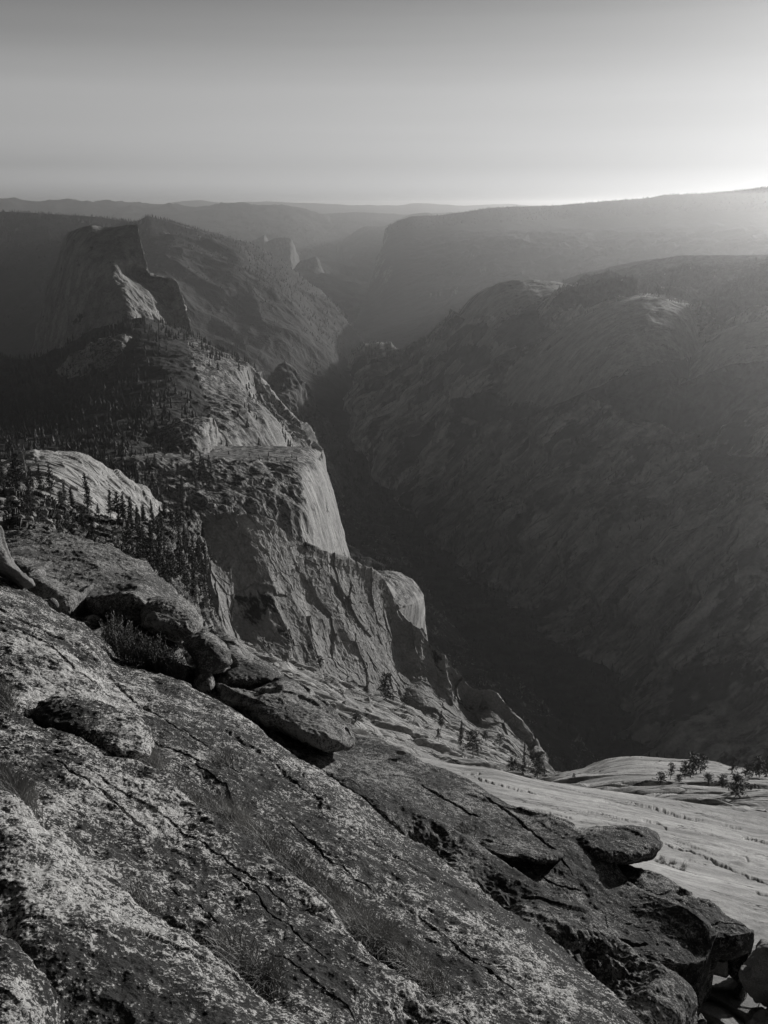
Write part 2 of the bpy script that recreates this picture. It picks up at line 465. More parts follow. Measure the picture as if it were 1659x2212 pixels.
# big pale prow on the far right side and the long plateau behind it
qE = patch('far_plateau', [
    [(828, 520, 11800), (832, 497, 11500), (838, 490, 11300), (860, 478, 11200), (892, 467, 11200), (950, 465, 11400), (1000, 458, 11600), (1080, 448, 11800), (1200, 444, 12000), (1280, 437, 11800), (1330, 433, 11600), (1400, 428, 11500), (1440, 421, 11200), (1520, 418, 11000), (1590, 412, 10800), (1659, 404, 10600), (1800, 392, 10400)],
    [(826, 540, 11700), (829, 530, 11300), (834, 520, 11000), (856, 520, 10600), (892, 515, 10500), (950, 505, 10600), (1000, 500, 10600), (1080, 490, 10700), (1200, 480, 10900), (1280, 475, 10800), (1330, 470, 10600), (1400, 468, 10400), (1440, 465, 10200), (1520, 462, 10000), (1590, 460, 9800), (1659, 458, 9500), (1800, 450, 9300)],
    [(812, 560, 11300), (815, 556, 11000), (820, 555, 10800), (850, 560, 10000), (892, 560, 9800), (950, 550, 9700), (1000, 545, 9500), (1080, 530, 9400), (1200, 520, 9500), (1280, 520, 9400), (1330, 520, 9200), (1400, 520, 9000), (1440, 520, 8800), (1520, 518, 8600), (1590, 516, 8400), (1659, 514, 8200), (1800, 510, 8000)],
    [(800, 610, 10800), (805, 612, 10600), (812, 615, 10300), (845, 620, 9500), (892, 620, 9200), (950, 620, 8900), (1000, 620, 8600), (1080, 600, 8500), (1200, 590, 8400), (1280, 585, 8200), (1330, 583, 8000), (1400, 580, 7900), (1440, 580, 7800), (1520, 578, 7600), (1590, 575, 7500), (1659, 570, 7400), (1800, 570, 7200)],
    [(770, 690, 9800), (780, 695, 9600), (790, 700, 9400), (830, 710, 8900), (880, 720, 8500), (940, 720, 8200), (1000, 720, 8000), (1080, 700, 7800), (1200, 690, 7600), (1280, 690, 7500), (1330, 690, 7400), (1400, 690, 7300), (1440, 690, 7200), (1520, 690, 7000), (1590, 690, 6900), (1659, 690, 6800), (1800, 690, 6600)],
    [(700, 830, 8300), (715, 835, 8200), (730, 840, 8100), (780, 850, 7800), (840, 860, 7500), (920, 860, 7300), (1000, 860, 7100), (1080, 860, 7000), (1200, 860, 6800), (1280, 860, 6700), (1330, 860, 6600), (1400, 860, 6500), (1440, 860, 6400), (1520, 860, 6200), (1590, 860, 6100), (1659, 860, 6000), (1800, 860, 5900)],
], 800, 420, yf=[1.45, 1.4, 1.35, 1.3, 1.2, 1.03], disp=lambda P, S, N: 70 * fbm(P * np.array([1, 1, 0.6]) / 800, 6, 4, ridge=True) * sstep(-4, 50, S[..., 1] - 480) * (0.2 + 0.8 * sstep(860, 960, S[..., 0])) + 7 * fbm(P / 120, 4, 6),
    mat=wall_mat('wall_right_far', 0.22, 0.09, 260, (1, 1, 0.15), veg=0.8, crack=0.2, bumpd=18, flatveg=1.1), top=[(0, 600, -30), (0, 3500, -700)], left=[(40, 500, -40), (400, 2500, -400)], right=[(1500, 500, -300)])

# low wooded ridge behind the domes
patch('ridge', [
    [(1230, 612, 7300), (1290, 590, 7200), (1370, 572, 7100), (1460, 556, 7000), (1560, 550, 6900), (1659, 549, 6800), (1800, 545, 6700)],
    [(1230, 640, 6900), (1290, 640, 6800), (1370, 640, 6600), (1460, 640, 6500), (1560, 640, 6400), (1659, 640, 6300), (1800, 640, 6200)]],
    300, 60, d_hill(25, 500, 9), M_hill, top=[(0, 600, -50), (0, 2000, -600)], left=[(-300, 600, -300)])

# ------------------------------------------------------------------ right wall of the canyon with its domes
M_wallR = wall_mat('rock_right', 0.52, 0.06, 150, (1, 1, 0.16), (0, math.radians(-42), 0), veg=0.55, crack=0.6, bumpd=9, seed=2, streak_amt=0.85, flatveg=0.0, vegdark=0.02)


def dR(P, S, N):
    Q = rot(P, axis_y=math.radians(48))
    d = 95 * fbm(P * np.array([1, 1, 0.6]) / 900, 3, 21, ridge=True)
    d += 34 * fbm(Q * np.array([0.3, 1, 1.3]) / 260, 6, 22, ridge=True)
    f, e = facets(Q * np.array([0.3, 1, 1]) / 90, 3)
    d += 14 * f
    t = (P[..., 2] + 90 * fbm(P / 500, 4, 27)) / 170.0; sw = t - np.floor(t)
    d += 34 * (sstep(0.0, 0.3, sw) - sw) * sstep(640, 760, S[..., 1])
    smooth = in_poly(S, [(985, 640), (1060, 600), (1200, 596), (1270, 620), (1180, 660), (1080, 700), (1000, 690)]) | in_poly(S, [(1130, 770), (1230, 690), (1390, 630), (1500, 650), (1500, 720), (1390, 770), (1250, 860), (1140, 850)])
    crest = sstep(0, 45, S[..., 1] - 560)
    return d * np.where(smooth, 0.07, 1.0) * (0.15 + 0.85 * crest)


F_woods = [[(1225, 622), (1300, 603), (1480, 578), (1659, 552), (1840, 540), (1840, 680), (1659, 692), (1560, 700), (1505, 662), (1400, 634), (1310, 646), (1250, 668), (1190, 690), (1230, 650)],
           [(1250, 860), (1330, 800), (1400, 775), (1500, 770), (1560, 745), (1659, 772), (1840, 760), (1840, 875), (1659, 900), (1450, 895), (1330, 880)],
           [(925, 745), (1000, 700), (1060, 712), (1130, 735), (1180, 700), (1215, 690), (1150, 745), (1100, 790), (1010, 800), (930, 790)],
           [(985, 880), (1060, 850), (1120, 868), (1240, 870), (1200, 900), (1090, 905), (1000, 910)],
           [(1500, 960), (1659, 980), (1840, 980), (1840, 1030), (1659, 1040), (1540, 1010)]]
qF = patch('canyon_wall', [
    # crest
    [(770, 782, 6900), (792, 772, 6700), (830, 766, 6600), (868, 762, 6500), (912, 744, 6400), (955, 716, 6250), (990, 690, 6100), (1010, 664, 6050), (1040, 632, 6000), (1092, 608, 5900), (1135, 604, 5900), (1190, 607, 5800), (1240, 617, 5800), (1300, 612, 5950), (1380, 598, 6000), (1440, 590, 5950), (1520, 578, 5800), (1600, 568, 5700), (1659, 562, 5600), (1820, 550, 5500)],
    [(768, 800, 6800), (785, 800, 6550), (825, 800, 6350), (868, 798, 6200), (912, 784, 6050), (955, 760, 5900), (1000, 722, 5700), (1030, 690, 5600), (1065, 660, 5550), (1110, 640, 5500), (1150, 632, 5450), (1200, 628, 5450), (1250, 632, 5500), (1310, 634, 5550), (1385, 628, 5600), (1450, 625, 5550), (1525, 620, 5400), (1600, 615, 5250), (1659, 610, 5150), (1820, 600, 5000)],
    # second dome crest line
    [(765, 840, 6650), (782, 845, 6400), (822, 850, 6150), (868, 846, 5950), (912, 832, 5800), (960, 812, 5600), (1010, 782, 5450), (1060, 752, 5300), (1105, 730, 5200), (1150, 712, 5100), (1200, 694, 4950), (1250, 675, 4850), (1310, 654, 4750), (1390, 643, 4700), (1450, 650, 4660), (1490, 668, 4620), (1540, 690, 4610), (1600, 690, 4560), (1659, 684, 4500), (1820, 670, 4500)],
    [(765, 880, 6500), (782, 885, 6200), (822, 890, 5950), (868, 890, 5750), (912, 885, 5550), (960, 872, 5350), (1010, 855, 5150), (1060, 840, 5000), (1105, 828, 4850), (1150, 815, 4720), (1200, 795, 4600), (1250, 770, 4500), (1310, 745, 4420), (1390, 720, 4380), (1450, 730, 4360), (1490, 750, 4340), (1540, 765, 4300), (1600, 765, 4240), (1659, 760, 4180), (1820, 750, 4100)],
    [(775, 930, 6300), (790, 940, 6000), (830, 945, 5700), (868, 950, 5450), (912, 950, 5250), (960, 945, 5050), (1010, 940, 4850), (1060, 930, 4700), (1105, 922, 4550), (1150, 910, 4420), (1200, 895, 4300), (1250, 880, 4200), (1310, 860, 4100), (1390, 845, 4000), (1450, 840, 3950), (1490, 845, 3950), (1540, 850, 3900), (1600, 850, 3800), (1659, 850, 3700), (1820, 840, 3550)],
    [(795, 1000, 5900), (815, 1015, 5650), (850, 1030, 5300), (890, 1040, 5000), (930, 1045, 4800), (980, 1045, 4600), (1030, 1040, 4420), (1075, 1035, 4300), (1120, 1030, 4150), (1165, 1020, 4020), (1215, 1010, 3900), (1265, 1000, 3800), (1320, 990, 3700), (1395, 980, 3600), (1450, 975, 3550), (1490, 975, 3520), (1540, 975, 3480), (1600, 980, 3400), (1659, 985, 3300), (1820, 985, 3200)],
    [(850, 1100, 5200), (880, 1115, 4900), (920, 1130, 4600), (955, 1145, 4400), (990, 1150, 4250), (1040, 1155, 4100), (1085, 1160, 3950), (1130, 1165, 3800), (1170, 1165, 3700), (1215, 1160, 3550), (1265, 1155, 3450), (1310, 1150, 3350), (1360, 1145, 3250), (1420, 1140, 3180), (1470, 1140, 3120), (1510, 1140, 3080), (1560, 1145, 3020), (1610, 1150, 2980), (1659, 1155, 2920), (1820, 1160, 2800)],
    [(920, 1230, 4300), (950, 1250, 4100), (990, 1270, 3900), (1020, 1285, 3800), (1060, 1300, 3700), (1100, 1315, 3600), (1140, 1330, 3500), (1180, 1340, 3400), (1220, 1345, 3300), (1265, 1350, 3200), (1310, 1350, 3100), (1355, 1350, 3000), (1400, 1350, 2930), (1450, 1350, 2870), (1500, 1350, 2800), (1540, 1350, 2760), (1580, 1355, 2720), (1620, 1360, 2680), (1659, 1365, 2640), (1820, 1380, 2560)],
    [(980, 1400, 3500), (1020, 1420, 3400), (1060, 1440, 3300), (1100, 1460, 3200), (1140, 1480, 3120), (1180, 1500, 3030), (1220, 1520, 2950), (1260, 1540, 2860), (1300, 1550, 2780), (1340, 1560, 2720), (1380, 1565, 2660), (1420, 1570, 2600), (1460, 1575, 2560), (1500, 1580, 2520), (1540, 1585, 2480), (1580, 1590, 2450), (1620, 1600, 2420), (1650, 1610, 2400), (1700, 1620, 2380), (1850, 1640, 2340)],
    [(1050, 1650, 2750), (1080, 1660, 2700), (1110, 1670, 2650), (1140, 1680, 2600), (1170, 1690, 2560), (1200, 1700, 2520), (1230, 1710, 2480), (1260, 1715, 2450), (1300, 1720, 2420), (1340, 1725, 2400), (1380, 1725, 2380), (1420, 1725, 2360), (1460, 1725, 2340), (1500, 1725, 2330), (1540, 1725, 2320), (1580, 1725, 2310), (1620, 1725, 2300), (1650, 1725, 2290), (1700, 1725, 2280), (1850, 1725, 2260)],
], 820, 900, dR, M_wallR, mat2=M_hill, poly2=F_woods, top=[(0, 500, -60), (0, 1800, -500)], left=[(60, 300, -20), (500, 1500, -150)], right=[(2500, 0, 100)])

# ------------------------------------------------------------------ the great half dome
M_dome = wall_mat('rock_dome', 0.34, 0.12, 110, (1, 1, 0.10), veg=0.05, crack=0.25, bumpd=7, seed=4, streak_amt=0.6)


def dG(P, S, N):
    top = sstep(480, 540, S[..., 1])
    d = 7 * fbm(P * np.array([1, 1, 0.2]) / 100, 6, 31, ridge=True) * (0.15 + 0.85 * top)
    Q = rot(P, axis_y=math.radians(-42))
    low = sstep(560, 650, S[..., 1])
    d += 9 * fbm(Q * np.array([0.3, 1, 1]) / 90, 5, 33, ridge=True) * low
    f, _ = facets(rot(P, axis_y=math.radians(-42)) * np.array([0.4, 1, 1]) / 60, 34); d += 4 * f * low
    sh = sstep(310, 345, S[..., 0])
    f, _ = facets(P * np.array([1, 1, 0.7]) / 45, 35); d += 8 * f * sh
    return d


qG = patch('granite_dome', [
    [(136, 524, 4350), (143, 512, 4250), (152, 502, 4200), (172, 493, 4150), (196, 487, 4120), (215, 489, 4150), (237, 491.5, 4110), (262, 488, 4080), (280, 486, 4050), (294, 485, 4030), (298, 487, 4015)],
    [(120, 565, 4350), (132, 545, 4230), (146, 528, 4130), (170, 514, 4050), (196, 508, 4000), (218, 506, 4010), (240, 507, 3990), (264, 506, 3975), (283, 507, 3965), (297, 509, 3955), (301, 512, 3945)],
    [(105, 625, 4350), (118, 605, 4180), (136, 590, 4020), (165, 575, 3900), (196, 568, 3840), (220, 565, 3820), (242, 563, 3800), (268, 560, 3830), (290, 560, 3860), (309, 560, 3875), (314, 565, 3865)],
    [(99, 650, 4340), (112, 634, 4150), (133, 618, 3980), (164, 604, 3855), (196, 596, 3790), (223, 588, 3760), (247, 582, 3755), (274, 580, 3840), (297, 582, 3900), (319, 584, 3900), (326, 592, 3895)],
    [(92, 675, 4330), (106, 660, 4130), (130, 645, 3940), (162, 632, 3810), (196, 622, 3740), (226, 610, 3700), (252, 600, 3720), (285, 600, 3860), (310, 602, 3960), (345, 604, 3990), (378, 608, 3980)],
    [(78, 722, 4300), (94, 705, 4080), (122, 690, 3880), (160, 676, 3740), (200, 665, 3660), (240, 650, 3600), (275, 640, 3620), (315, 645, 3780), (348, 648, 3890), (380, 650, 3900), (397, 652, 3890)],
    [(66, 765, 4260), (85, 752, 4020), (118, 740, 3800), (160, 728, 3650), (205, 718, 3560), (250, 705, 3500), (290, 695, 3520), (340, 700, 3680), (375, 706, 3800), (400, 712, 3820), (414, 716, 3820)],
    [(50, 815, 4150), (75, 808, 3950), (115, 800, 3700), (160, 795, 3550), (205, 790, 3450), (250, 780, 3400), (300, 775, 3420), (350, 775, 3580), (385, 778, 3720), (412, 782, 3850), (440, 785, 3980)],
], 560, 560, dG, M_dome, top=[(-25, 60, -4), (-90, 260, -60), (-180, 420, -500)], left=[(-20, 150, -15), (-60, 350, -300)], right=[(-60, 140, -16), (-220, 460, -60)])

# rounded domes standing out of the right wall
def d_domeR(P, S, N):
    return 5 * fbm(P * np.array([1, 1, 0.3]) / 120, 5, 37, ridge=True) + 5 * facets(rot(P, axis_y=math.radians(50)) * np.array([0.25, 1, 1]) / 110, 38, soft=.2, tilt=.3)[0]


M_domeR = wall_mat('rock_dome_right', 0.36, 0.15, 120, (1, 1, 0.10), (0, math.radians(-12), 0), veg=0.12, crack=0.3, bumpd=7, seed=24, streak_amt=0.7)
patch('granite_dome', [
    [(925, 752, 6080), (955, 722, 6020), (985, 694, 5960), (1010, 665, 5920), (1038, 634, 5880), (1064, 617, 5850), (1092, 608, 5830), (1135, 604, 5800), (1180, 607, 5780), (1222, 613, 5780), (1262, 622, 5790), (1292, 640, 5800)],
    [(918, 772, 5960), (952, 748, 5840), (988, 720, 5720), (1018, 692, 5620), (1048, 664, 5540), (1076, 648, 5480), (1104, 640, 5440), (1142, 634, 5400), (1182, 634, 5390), (1220, 637, 5400), (1256, 642, 5420), (1284, 652, 5460)],
    [(915, 800, 5800), (950, 782, 5640), (990, 756, 5500), (1024, 732, 5380), (1056, 708, 5290), (1084, 692, 5220), (1112, 682, 5170), (1146, 674, 5130), (1182, 670, 5110), (1214, 668, 5110), (1246, 670, 5130), (1272, 672, 5170)],
    [(912, 850, 5500), (950, 840, 5330), (992, 820, 5170), (1028, 800, 5050), (1060, 780, 4960), (1088, 765, 4900), (1114, 752, 4850), (1146, 740, 4830), (1178, 730, 4830), (1208, 722, 4850), (1238, 716, 4880), (1262, 712, 4930)]],
    360, 220, d_domeR, M_domeR, top=[(20, 120, -10), (60, 500, -260)], right=[(40, 120, -30), (100, 300, -300)], left=[(20, 100, -10), (60, 300, -200)],
    mat2=M_hill, poly2=[[(1080, 690), (1150, 655), (1210, 640), (1250, 655), (1300, 660), (1280, 760), (1150, 760), (1060, 740)], [(900, 790), (960, 760), (1010, 745), (1060, 750), (1060, 860), (900, 860)]])
patch('granite_dome', [
    [(1100, 800, 4960), (1135, 768, 4900), (1165, 745, 4850), (1200, 720, 4800), (1240, 698, 4750), (1290, 671, 4690), (1340, 652, 4640), (1390, 643, 4600), (1430, 645, 4570), (1465, 655, 4550), (1490, 668, 4560), (1502, 690, 4600)],
    [(1095, 825, 4820), (1132, 798, 4730), (1166, 776, 4650), (1204, 752, 4570), (1246, 728, 4500), (1294, 702, 4420), (1342, 684, 4360), (1390, 675, 4310), (1430, 677, 4290), (1464, 686, 4290), (1490, 700, 4330), (1506, 718, 4420)],
    [(1095, 860, 4640), (1132, 840, 4530), (1168, 820, 4430), (1208, 798, 4340), (1250, 775, 4250), (1298, 752, 4160), (1344, 735, 4100), (1390, 726, 4050), (1430, 728, 4040), (1462, 738, 4060), (1488, 752, 4120), (1506, 765, 4230)],
    [(1100, 915, 4420), (1134, 900, 4290), (1170, 885, 4180), (1210, 870, 4080), (1252, 852, 3980), (1298, 832, 3890), (1342, 815, 3830), (1386, 805, 3800), (1424, 805, 3800), (1456, 812, 3840), (1482, 820, 3910), (1500, 828, 4020)]],
    420, 280, d_domeR, M_domeR, top=[(20, 120, -10), (80, 450, -260)], right=[(60, 120, -20), (140, 300, -300)], left=[(20, 100, -10), (40, 300, -200)],
    mat2=M_hill, poly2=[[(1250, 900), (1330, 815), (1420, 780), (1520, 770), (1520, 900)], [(1090, 880), (1130, 868), (1180, 880), (1180, 930), (1090, 930)]])
patch('granite_dome', [
    [(1470, 790, 4150), (1510, 752, 4120), (1550, 722, 4090), (1590, 704, 4060), (1640, 696, 4030), (1700, 690, 4000), (1820, 690, 3950)],
    [(1468, 800, 4080), (1510, 775, 4000), (1552, 752, 3930), (1594, 738, 3880), (1642, 730, 3840), (1700, 726, 3800), (1820, 726, 3750)],
    [(1468, 830, 3980), (1512, 812, 3880), (1555, 796, 3790), (1597, 785, 3720), (1644, 780, 3670), (1700, 776, 3630), (1820, 776, 3580)]],
    220, 140, d_domeR, M_domeR, top=[(30, 80, -10), (80, 400, -260)], left=[(20, 60, -10), (40, 300, -150)])
# unseen high rim, added outside the frame to the right to shade the canyon
patch('ridge', [
    [(1780, 505, 6500), (1950, 400, 6900), (2150, 352, 7000), (2450, 340, 6900), (2900, 330, 6300), (3600, 330, 5400)],
    [(1760, 600, 5900), (1930, 560, 6100), (2130, 540, 6200), (2440, 540, 6000), (2900, 540, 5500), (3600, 540, 4700)],
    [(1780, 900, 4400), (1930, 900, 4500), (2130, 900, 4500), (2440, 900, 4300), (2900, 900, 4000), (3600, 900, 3500)]],
    160, 80, d_hill(60, 700, 12), M_hill, top=[(300, 500, -60), (900, 2500, -700)], left=[(200, 500, -60), (600, 2000, -600)], right=[(800, -300, -300)])
# ------------------------------------------------------------------ left flank of the canyon, from the dome's foot to the near ridge
M_cliff = wall_mat('rock_cliff', 0.38, 0.12, 60, (1, 1, 0.14), veg=0.1, crack=0.5, bumpd=2.5, seed=6, streak_amt=0.65, flatveg=0.3)
M_slopeK = wall_mat('rock_slope', 0.26, 0.05, 60, (1, 1, 0.2), veg=0.75, crack=0.4, bumpd=4, seed=7, flatveg=1.1)

K_rows = [
    [(-300, 765, 4300), (0, 772, 4000), (70, 775, 3900), (137, 748, 3700), (196, 718, 3550), (250, 698, 3450), (310, 688, 3450), (364, 704, 3550), (412, 719, 3650), (450, 746, 3500), (490, 769, 3350), (530, 787, 3220), (546, 802, 3220)],
    [(-300, 820, 3500), (0, 820, 3400), (70, 815, 3300), (137, 785, 3250), (196, 755, 3150), (250, 737, 3080), (310, 730, 3050), (364, 735, 3090), (412, 748, 3120), (450, 764, 3090), (488, 785, 3040), (524, 808, 3060), (552, 850, 3220)],
    [(-300, 880, 2900), (0, 880, 2800), (70, 870, 2750), (137, 850, 2700), (196, 830, 2650), (250, 815, 2620), (310, 805, 2600), (364, 800, 2590), (412, 800, 2610), (450, 812, 2650), (492, 830, 2730), (530, 852, 2860), (570, 885, 3120)],
    [(-300, 930, 2300), (0, 930, 2250), (70, 925, 2220), (137, 915, 2200), (196, 900, 2180), (250, 890, 2170), (310, 880, 2170), (364, 878, 2200), (412, 878, 2270), (455, 874, 2340), (515, 872, 2420), (565, 890, 2580), (602, 925, 2900)],
    [(-300, 980, 1700), (0, 980, 1680), (70, 975, 1680), (137, 972, 1700), (196, 968, 1720), (250, 962, 1750), (310, 958, 1800), (364, 955, 1880), (412, 955, 1980), (460, 955, 2100), (530, 955, 2250), (590, 965, 2420), (640, 985, 2800)],
    [(-300, 1060, 1150), (0, 1060, 1150), (70, 1060, 1150), (137, 1060, 1180), (196, 1060, 1220), (250, 1060, 1300), (310, 1060, 1400), (364, 1060, 1600), (412, 1060, 1800), (470, 1060, 2000), (545, 1060, 2150), (620, 1060, 2300), (680, 1080, 2700)],
    [(-300, 1200, 800), (0, 1200, 800), (70, 1200, 800), (137, 1200, 800), (196, 1200, 850), (250, 1200, 900), (310, 1200, 1000), (364, 1200, 1200), (412, 1200, 1500), (470, 1200, 1800), (560, 1200, 2000), (650, 1200, 2200), (720, 1200, 2600)],
]
H_poly = [(405, 730), (440, 742), (535, 785), (560, 830), (600, 895), (650, 985), (440, 985), (455, 880), (420, 800)]


def dK(P, S, N):
    rock = in_poly(S, H_poly)
    d = 10 * fbm(P / 160, 5, 41)
    Q = rot(P, axis_y=math.radians(30))
    r = 10 * fbm(Q * np.array([1, 1, 0.3]) / 150, 6, 42, ridge=True)
    f, _ = facets(Q * np.array([1, 1, 0.5]) / 50, 43, soft=.15); r += 4 * f
    return d + np.where(rock, r, 5 * fbm(P / 50, 4, 44))


qK = patch('forest_slope', K_rows, 760, 560, dK, M_slopeK, mat2=M_cliff, poly2=H_poly, top=[(0, 100, -20), (0, 600, -300)], right=[(0, 100, -20), (-50, 400, -150)], left=[(-1500, 0, 0)])

# ribs and the dark pinnacle behind
qH = patch('rock_rib', [
    [(538, 795, 3260), (560, 815, 3240), (590, 850, 3220), (615, 880, 3200), (640, 905, 3180), (665, 935, 3180), (680, 960, 3200), (688, 990, 3240), (694, 1020, 3300)],
    [(530, 815, 3220), (548, 842, 3180), (575, 876, 3140), (600, 904, 3090), (624, 930, 3050), (648, 958, 3020), (664, 984, 3030), (673, 1010, 3080), (680, 1040, 3160)],
    [(520, 860, 3150), (530, 890, 3080), (555, 915, 3000), (575, 945, 2920), (595, 975, 2860), (615, 1000, 2840), (630, 1020, 2860), (642, 1045, 2920), (655, 1070, 3000)],
    [(500, 1000, 2900), (510, 1030, 2800), (540, 1060, 2700), (560, 1090, 2640), (580, 1120, 2600), (600, 1150, 2600), (620, 1160, 2640), (640, 1170, 2700), (660, 1190, 2800)]],
    360, 300, lambda P, S, N: 16 * fbm(rot(P, axis_y=math.radians(30)) * np.array([1, 1, 0.35]) / 90, 6, 51, ridge=True) + 10 * facets(P / 45, 52)[0], M_cliff,
    top=[(0, 60, -10), (60, 300, -200)], right=[(0, 60, 0), (-20, 300, -50)])

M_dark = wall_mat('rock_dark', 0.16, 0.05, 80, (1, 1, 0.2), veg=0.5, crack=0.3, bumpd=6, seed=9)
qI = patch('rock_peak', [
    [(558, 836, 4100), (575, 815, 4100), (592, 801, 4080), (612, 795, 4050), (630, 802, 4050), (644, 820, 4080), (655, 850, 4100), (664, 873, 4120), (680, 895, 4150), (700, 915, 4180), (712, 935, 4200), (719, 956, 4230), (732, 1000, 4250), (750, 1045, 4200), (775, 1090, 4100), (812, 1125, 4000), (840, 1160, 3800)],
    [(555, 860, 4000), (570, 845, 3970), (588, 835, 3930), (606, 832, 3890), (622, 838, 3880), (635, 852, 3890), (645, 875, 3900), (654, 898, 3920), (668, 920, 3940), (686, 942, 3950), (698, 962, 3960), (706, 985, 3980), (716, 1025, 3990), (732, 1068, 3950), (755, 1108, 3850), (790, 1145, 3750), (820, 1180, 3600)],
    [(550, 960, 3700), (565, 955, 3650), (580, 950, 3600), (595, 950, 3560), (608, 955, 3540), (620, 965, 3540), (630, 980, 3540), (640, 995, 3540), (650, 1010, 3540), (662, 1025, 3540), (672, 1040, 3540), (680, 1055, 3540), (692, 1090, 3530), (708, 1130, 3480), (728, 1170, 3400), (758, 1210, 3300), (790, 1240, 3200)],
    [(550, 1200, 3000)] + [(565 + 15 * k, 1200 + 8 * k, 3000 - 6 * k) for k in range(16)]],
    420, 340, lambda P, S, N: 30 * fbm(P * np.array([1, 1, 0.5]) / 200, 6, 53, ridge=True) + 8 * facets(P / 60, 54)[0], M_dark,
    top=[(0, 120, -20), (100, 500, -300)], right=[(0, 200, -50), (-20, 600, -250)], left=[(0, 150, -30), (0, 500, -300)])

qO = patch('canyon_slope', [
    [(700, 1062, 3000), (728, 1074, 2950), (760, 1098, 2900), (795, 1125, 2800), (825, 1145, 2700), (850, 1175, 2600), (900, 1232, 2420), (935, 1290, 2300), (970, 1345, 2220), (1010, 1395, 2140), (1060, 1430, 2060), (1110, 1465, 1980), (1180, 1528, 1900), (1250, 1590, 1820), (1295, 1642, 1780), (1340, 1700, 1740)],
    [(690, 1090, 2750), (715, 1110, 2680), (745, 1140, 2600), (778, 1170, 2500), (806, 1195, 2400), (830, 1225, 2300), (872, 1285, 2140), (905, 1340, 2050), (940, 1395, 1980), (978, 1440, 1920), (1025, 1475, 1860), (1075, 1510, 1800), (1140, 1570, 1740), (1205, 1635, 1680), (1250, 1690, 1640), (1300, 1740, 1600)],
    [(680, 1180, 2200), (700, 1200, 2150), (725, 1230, 2080), (755, 1260, 2000), (780, 1285, 1920), (800, 1320, 1850), (835, 1370, 1750), (865, 1420, 1700), (900, 1470, 1660), (935, 1510, 1620), (980, 1550, 1580), (1030, 1590, 1540), (1090, 1650, 1500), (1150, 1710, 1460), (1200, 1750, 1430), (1260, 1800, 1400)],
    [(670, 1320, 1600)] + [(690 + 36 * k, 1340 + 38 * k, 1590 - 20 * k) for k in range(15)]],
    620, 300, lambda P, S, N: 14 * fbm(rot(P, axis_y=math.radians(-38)) * np.array([0.4, 1, 1]) / 110, 6, 55, ridge=True) + 6 * facets(rot(P, axis_y=math.radians(-38)) * np.array([0.5, 1, 1]) / 34, 56)[0] + 1.5 * fbm(P / 14, 3, 57),
    wall_mat('rock_canyon', 0.32, 0.04, 45, (0.4, 1, 1), (0, math.radians(-38), 0), veg=0.8, crack=0.5, bumpd=4, seed=10, flatveg=0.6), top=[(0, 100, -60), (200, 500, -500)])
# pale polished slab that catches the sun in the canyon
qO2 = patch('rock_slab', [
    [(812, 1236, 1200), (832, 1232, 1240), (860, 1236, 1260), (885, 1248, 1270), (900, 1262, 1270), (910, 1276, 1260), (916, 1286, 1260)],
    [(822, 1255, 1120), (842, 1256, 1150), (862, 1262, 1170), (880, 1275, 1180), (894, 1288, 1180), (902, 1300, 1180), (908, 1306, 1190)],
    [(816, 1290, 1020), (826, 1296, 1050), (836, 1300, 1070), (846, 1304, 1080), (854, 1310, 1080), (860, 1314, 1080), (864, 1318, 1090)],
    [(780, 1360, 900), (784, 1364, 920), (788, 1368, 930), (792, 1372, 940), (796, 1376, 940), (800, 1380, 940), (804, 1384, 950)]],
    160, 120, lambda P, S, N: 2.0 * facets(rot(P, axis_y=math.radians(25)) * np.array([0.5, 1, 1]) / 14, 58)[0], M_cliff, top=[(0, 20, -10), (20, 200, -200)], right=[(-5, 8, -60), (-30, 60, -300)], left=[(0, 50, -20)])

# broad cliff with a flat top and a rounded sunlit nose
qJ = patch('cliff', [
    [(180, 975, 1850), (320, 972, 1850), (400, 976, 1900), (500, 978, 1950), (600, 978, 1980), (650, 981, 2000), (676, 985, 2050), (689, 992, 2130)],
    [(180, 1000, 1560), (320, 990, 1580), (400, 990, 1640), (500, 987, 1700), (600, 986, 1790), (648, 988, 1860), (676, 992, 1960), (692, 1000, 2110)],
    [(180, 1040, 1470), (320, 1030, 1500), (400, 1026, 1545), (500, 1022, 1590), (600, 1018, 1650), (650, 1018, 1700), (686, 1024, 1850), (706, 1036, 2070)],
    [(180, 1110, 1360), (320, 1100, 1400), (400, 1096, 1450), (500, 1092, 1500), (600, 1086, 1560), (658, 1086, 1610), (702, 1090, 1780), (725, 1100, 2020)],
    [(180, 1180, 1300), (320, 1172, 1350), (400, 1170, 1400), (500, 1168, 1450), (600, 1164, 1510), (664, 1164, 1560), (716, 1166, 1730), (743, 1172, 1980)],
    [(180, 1270, 1230), (320, 1262, 1280), (400, 1262, 1330), (500, 1262, 1380), (600, 1262, 1440), (675, 1262, 1500), (730, 1262, 1660), (764, 1262, 1900)]],
    620, 460, lambda P, S, N: (5 * fbm(P * np.array([1, 1, 0.15]) / 60, 6, 61, ridge=True) + 3 * facets(P * np.array([1, 1, 0.3]) / 40, 62, soft=.15)[0]) * np.where(S[..., 0] > 640 + (S[..., 1] - 985) * 0.2, 0.22, 1.0) * sstep(980, 1000, S[..., 1]) + 2.0 * fbm(P / 40, 4, 63),
    M_cliff, top=[(0, 100, -10), (0, 400, -200)], right=[(0, 60, -5), (-40, 300, -40)])

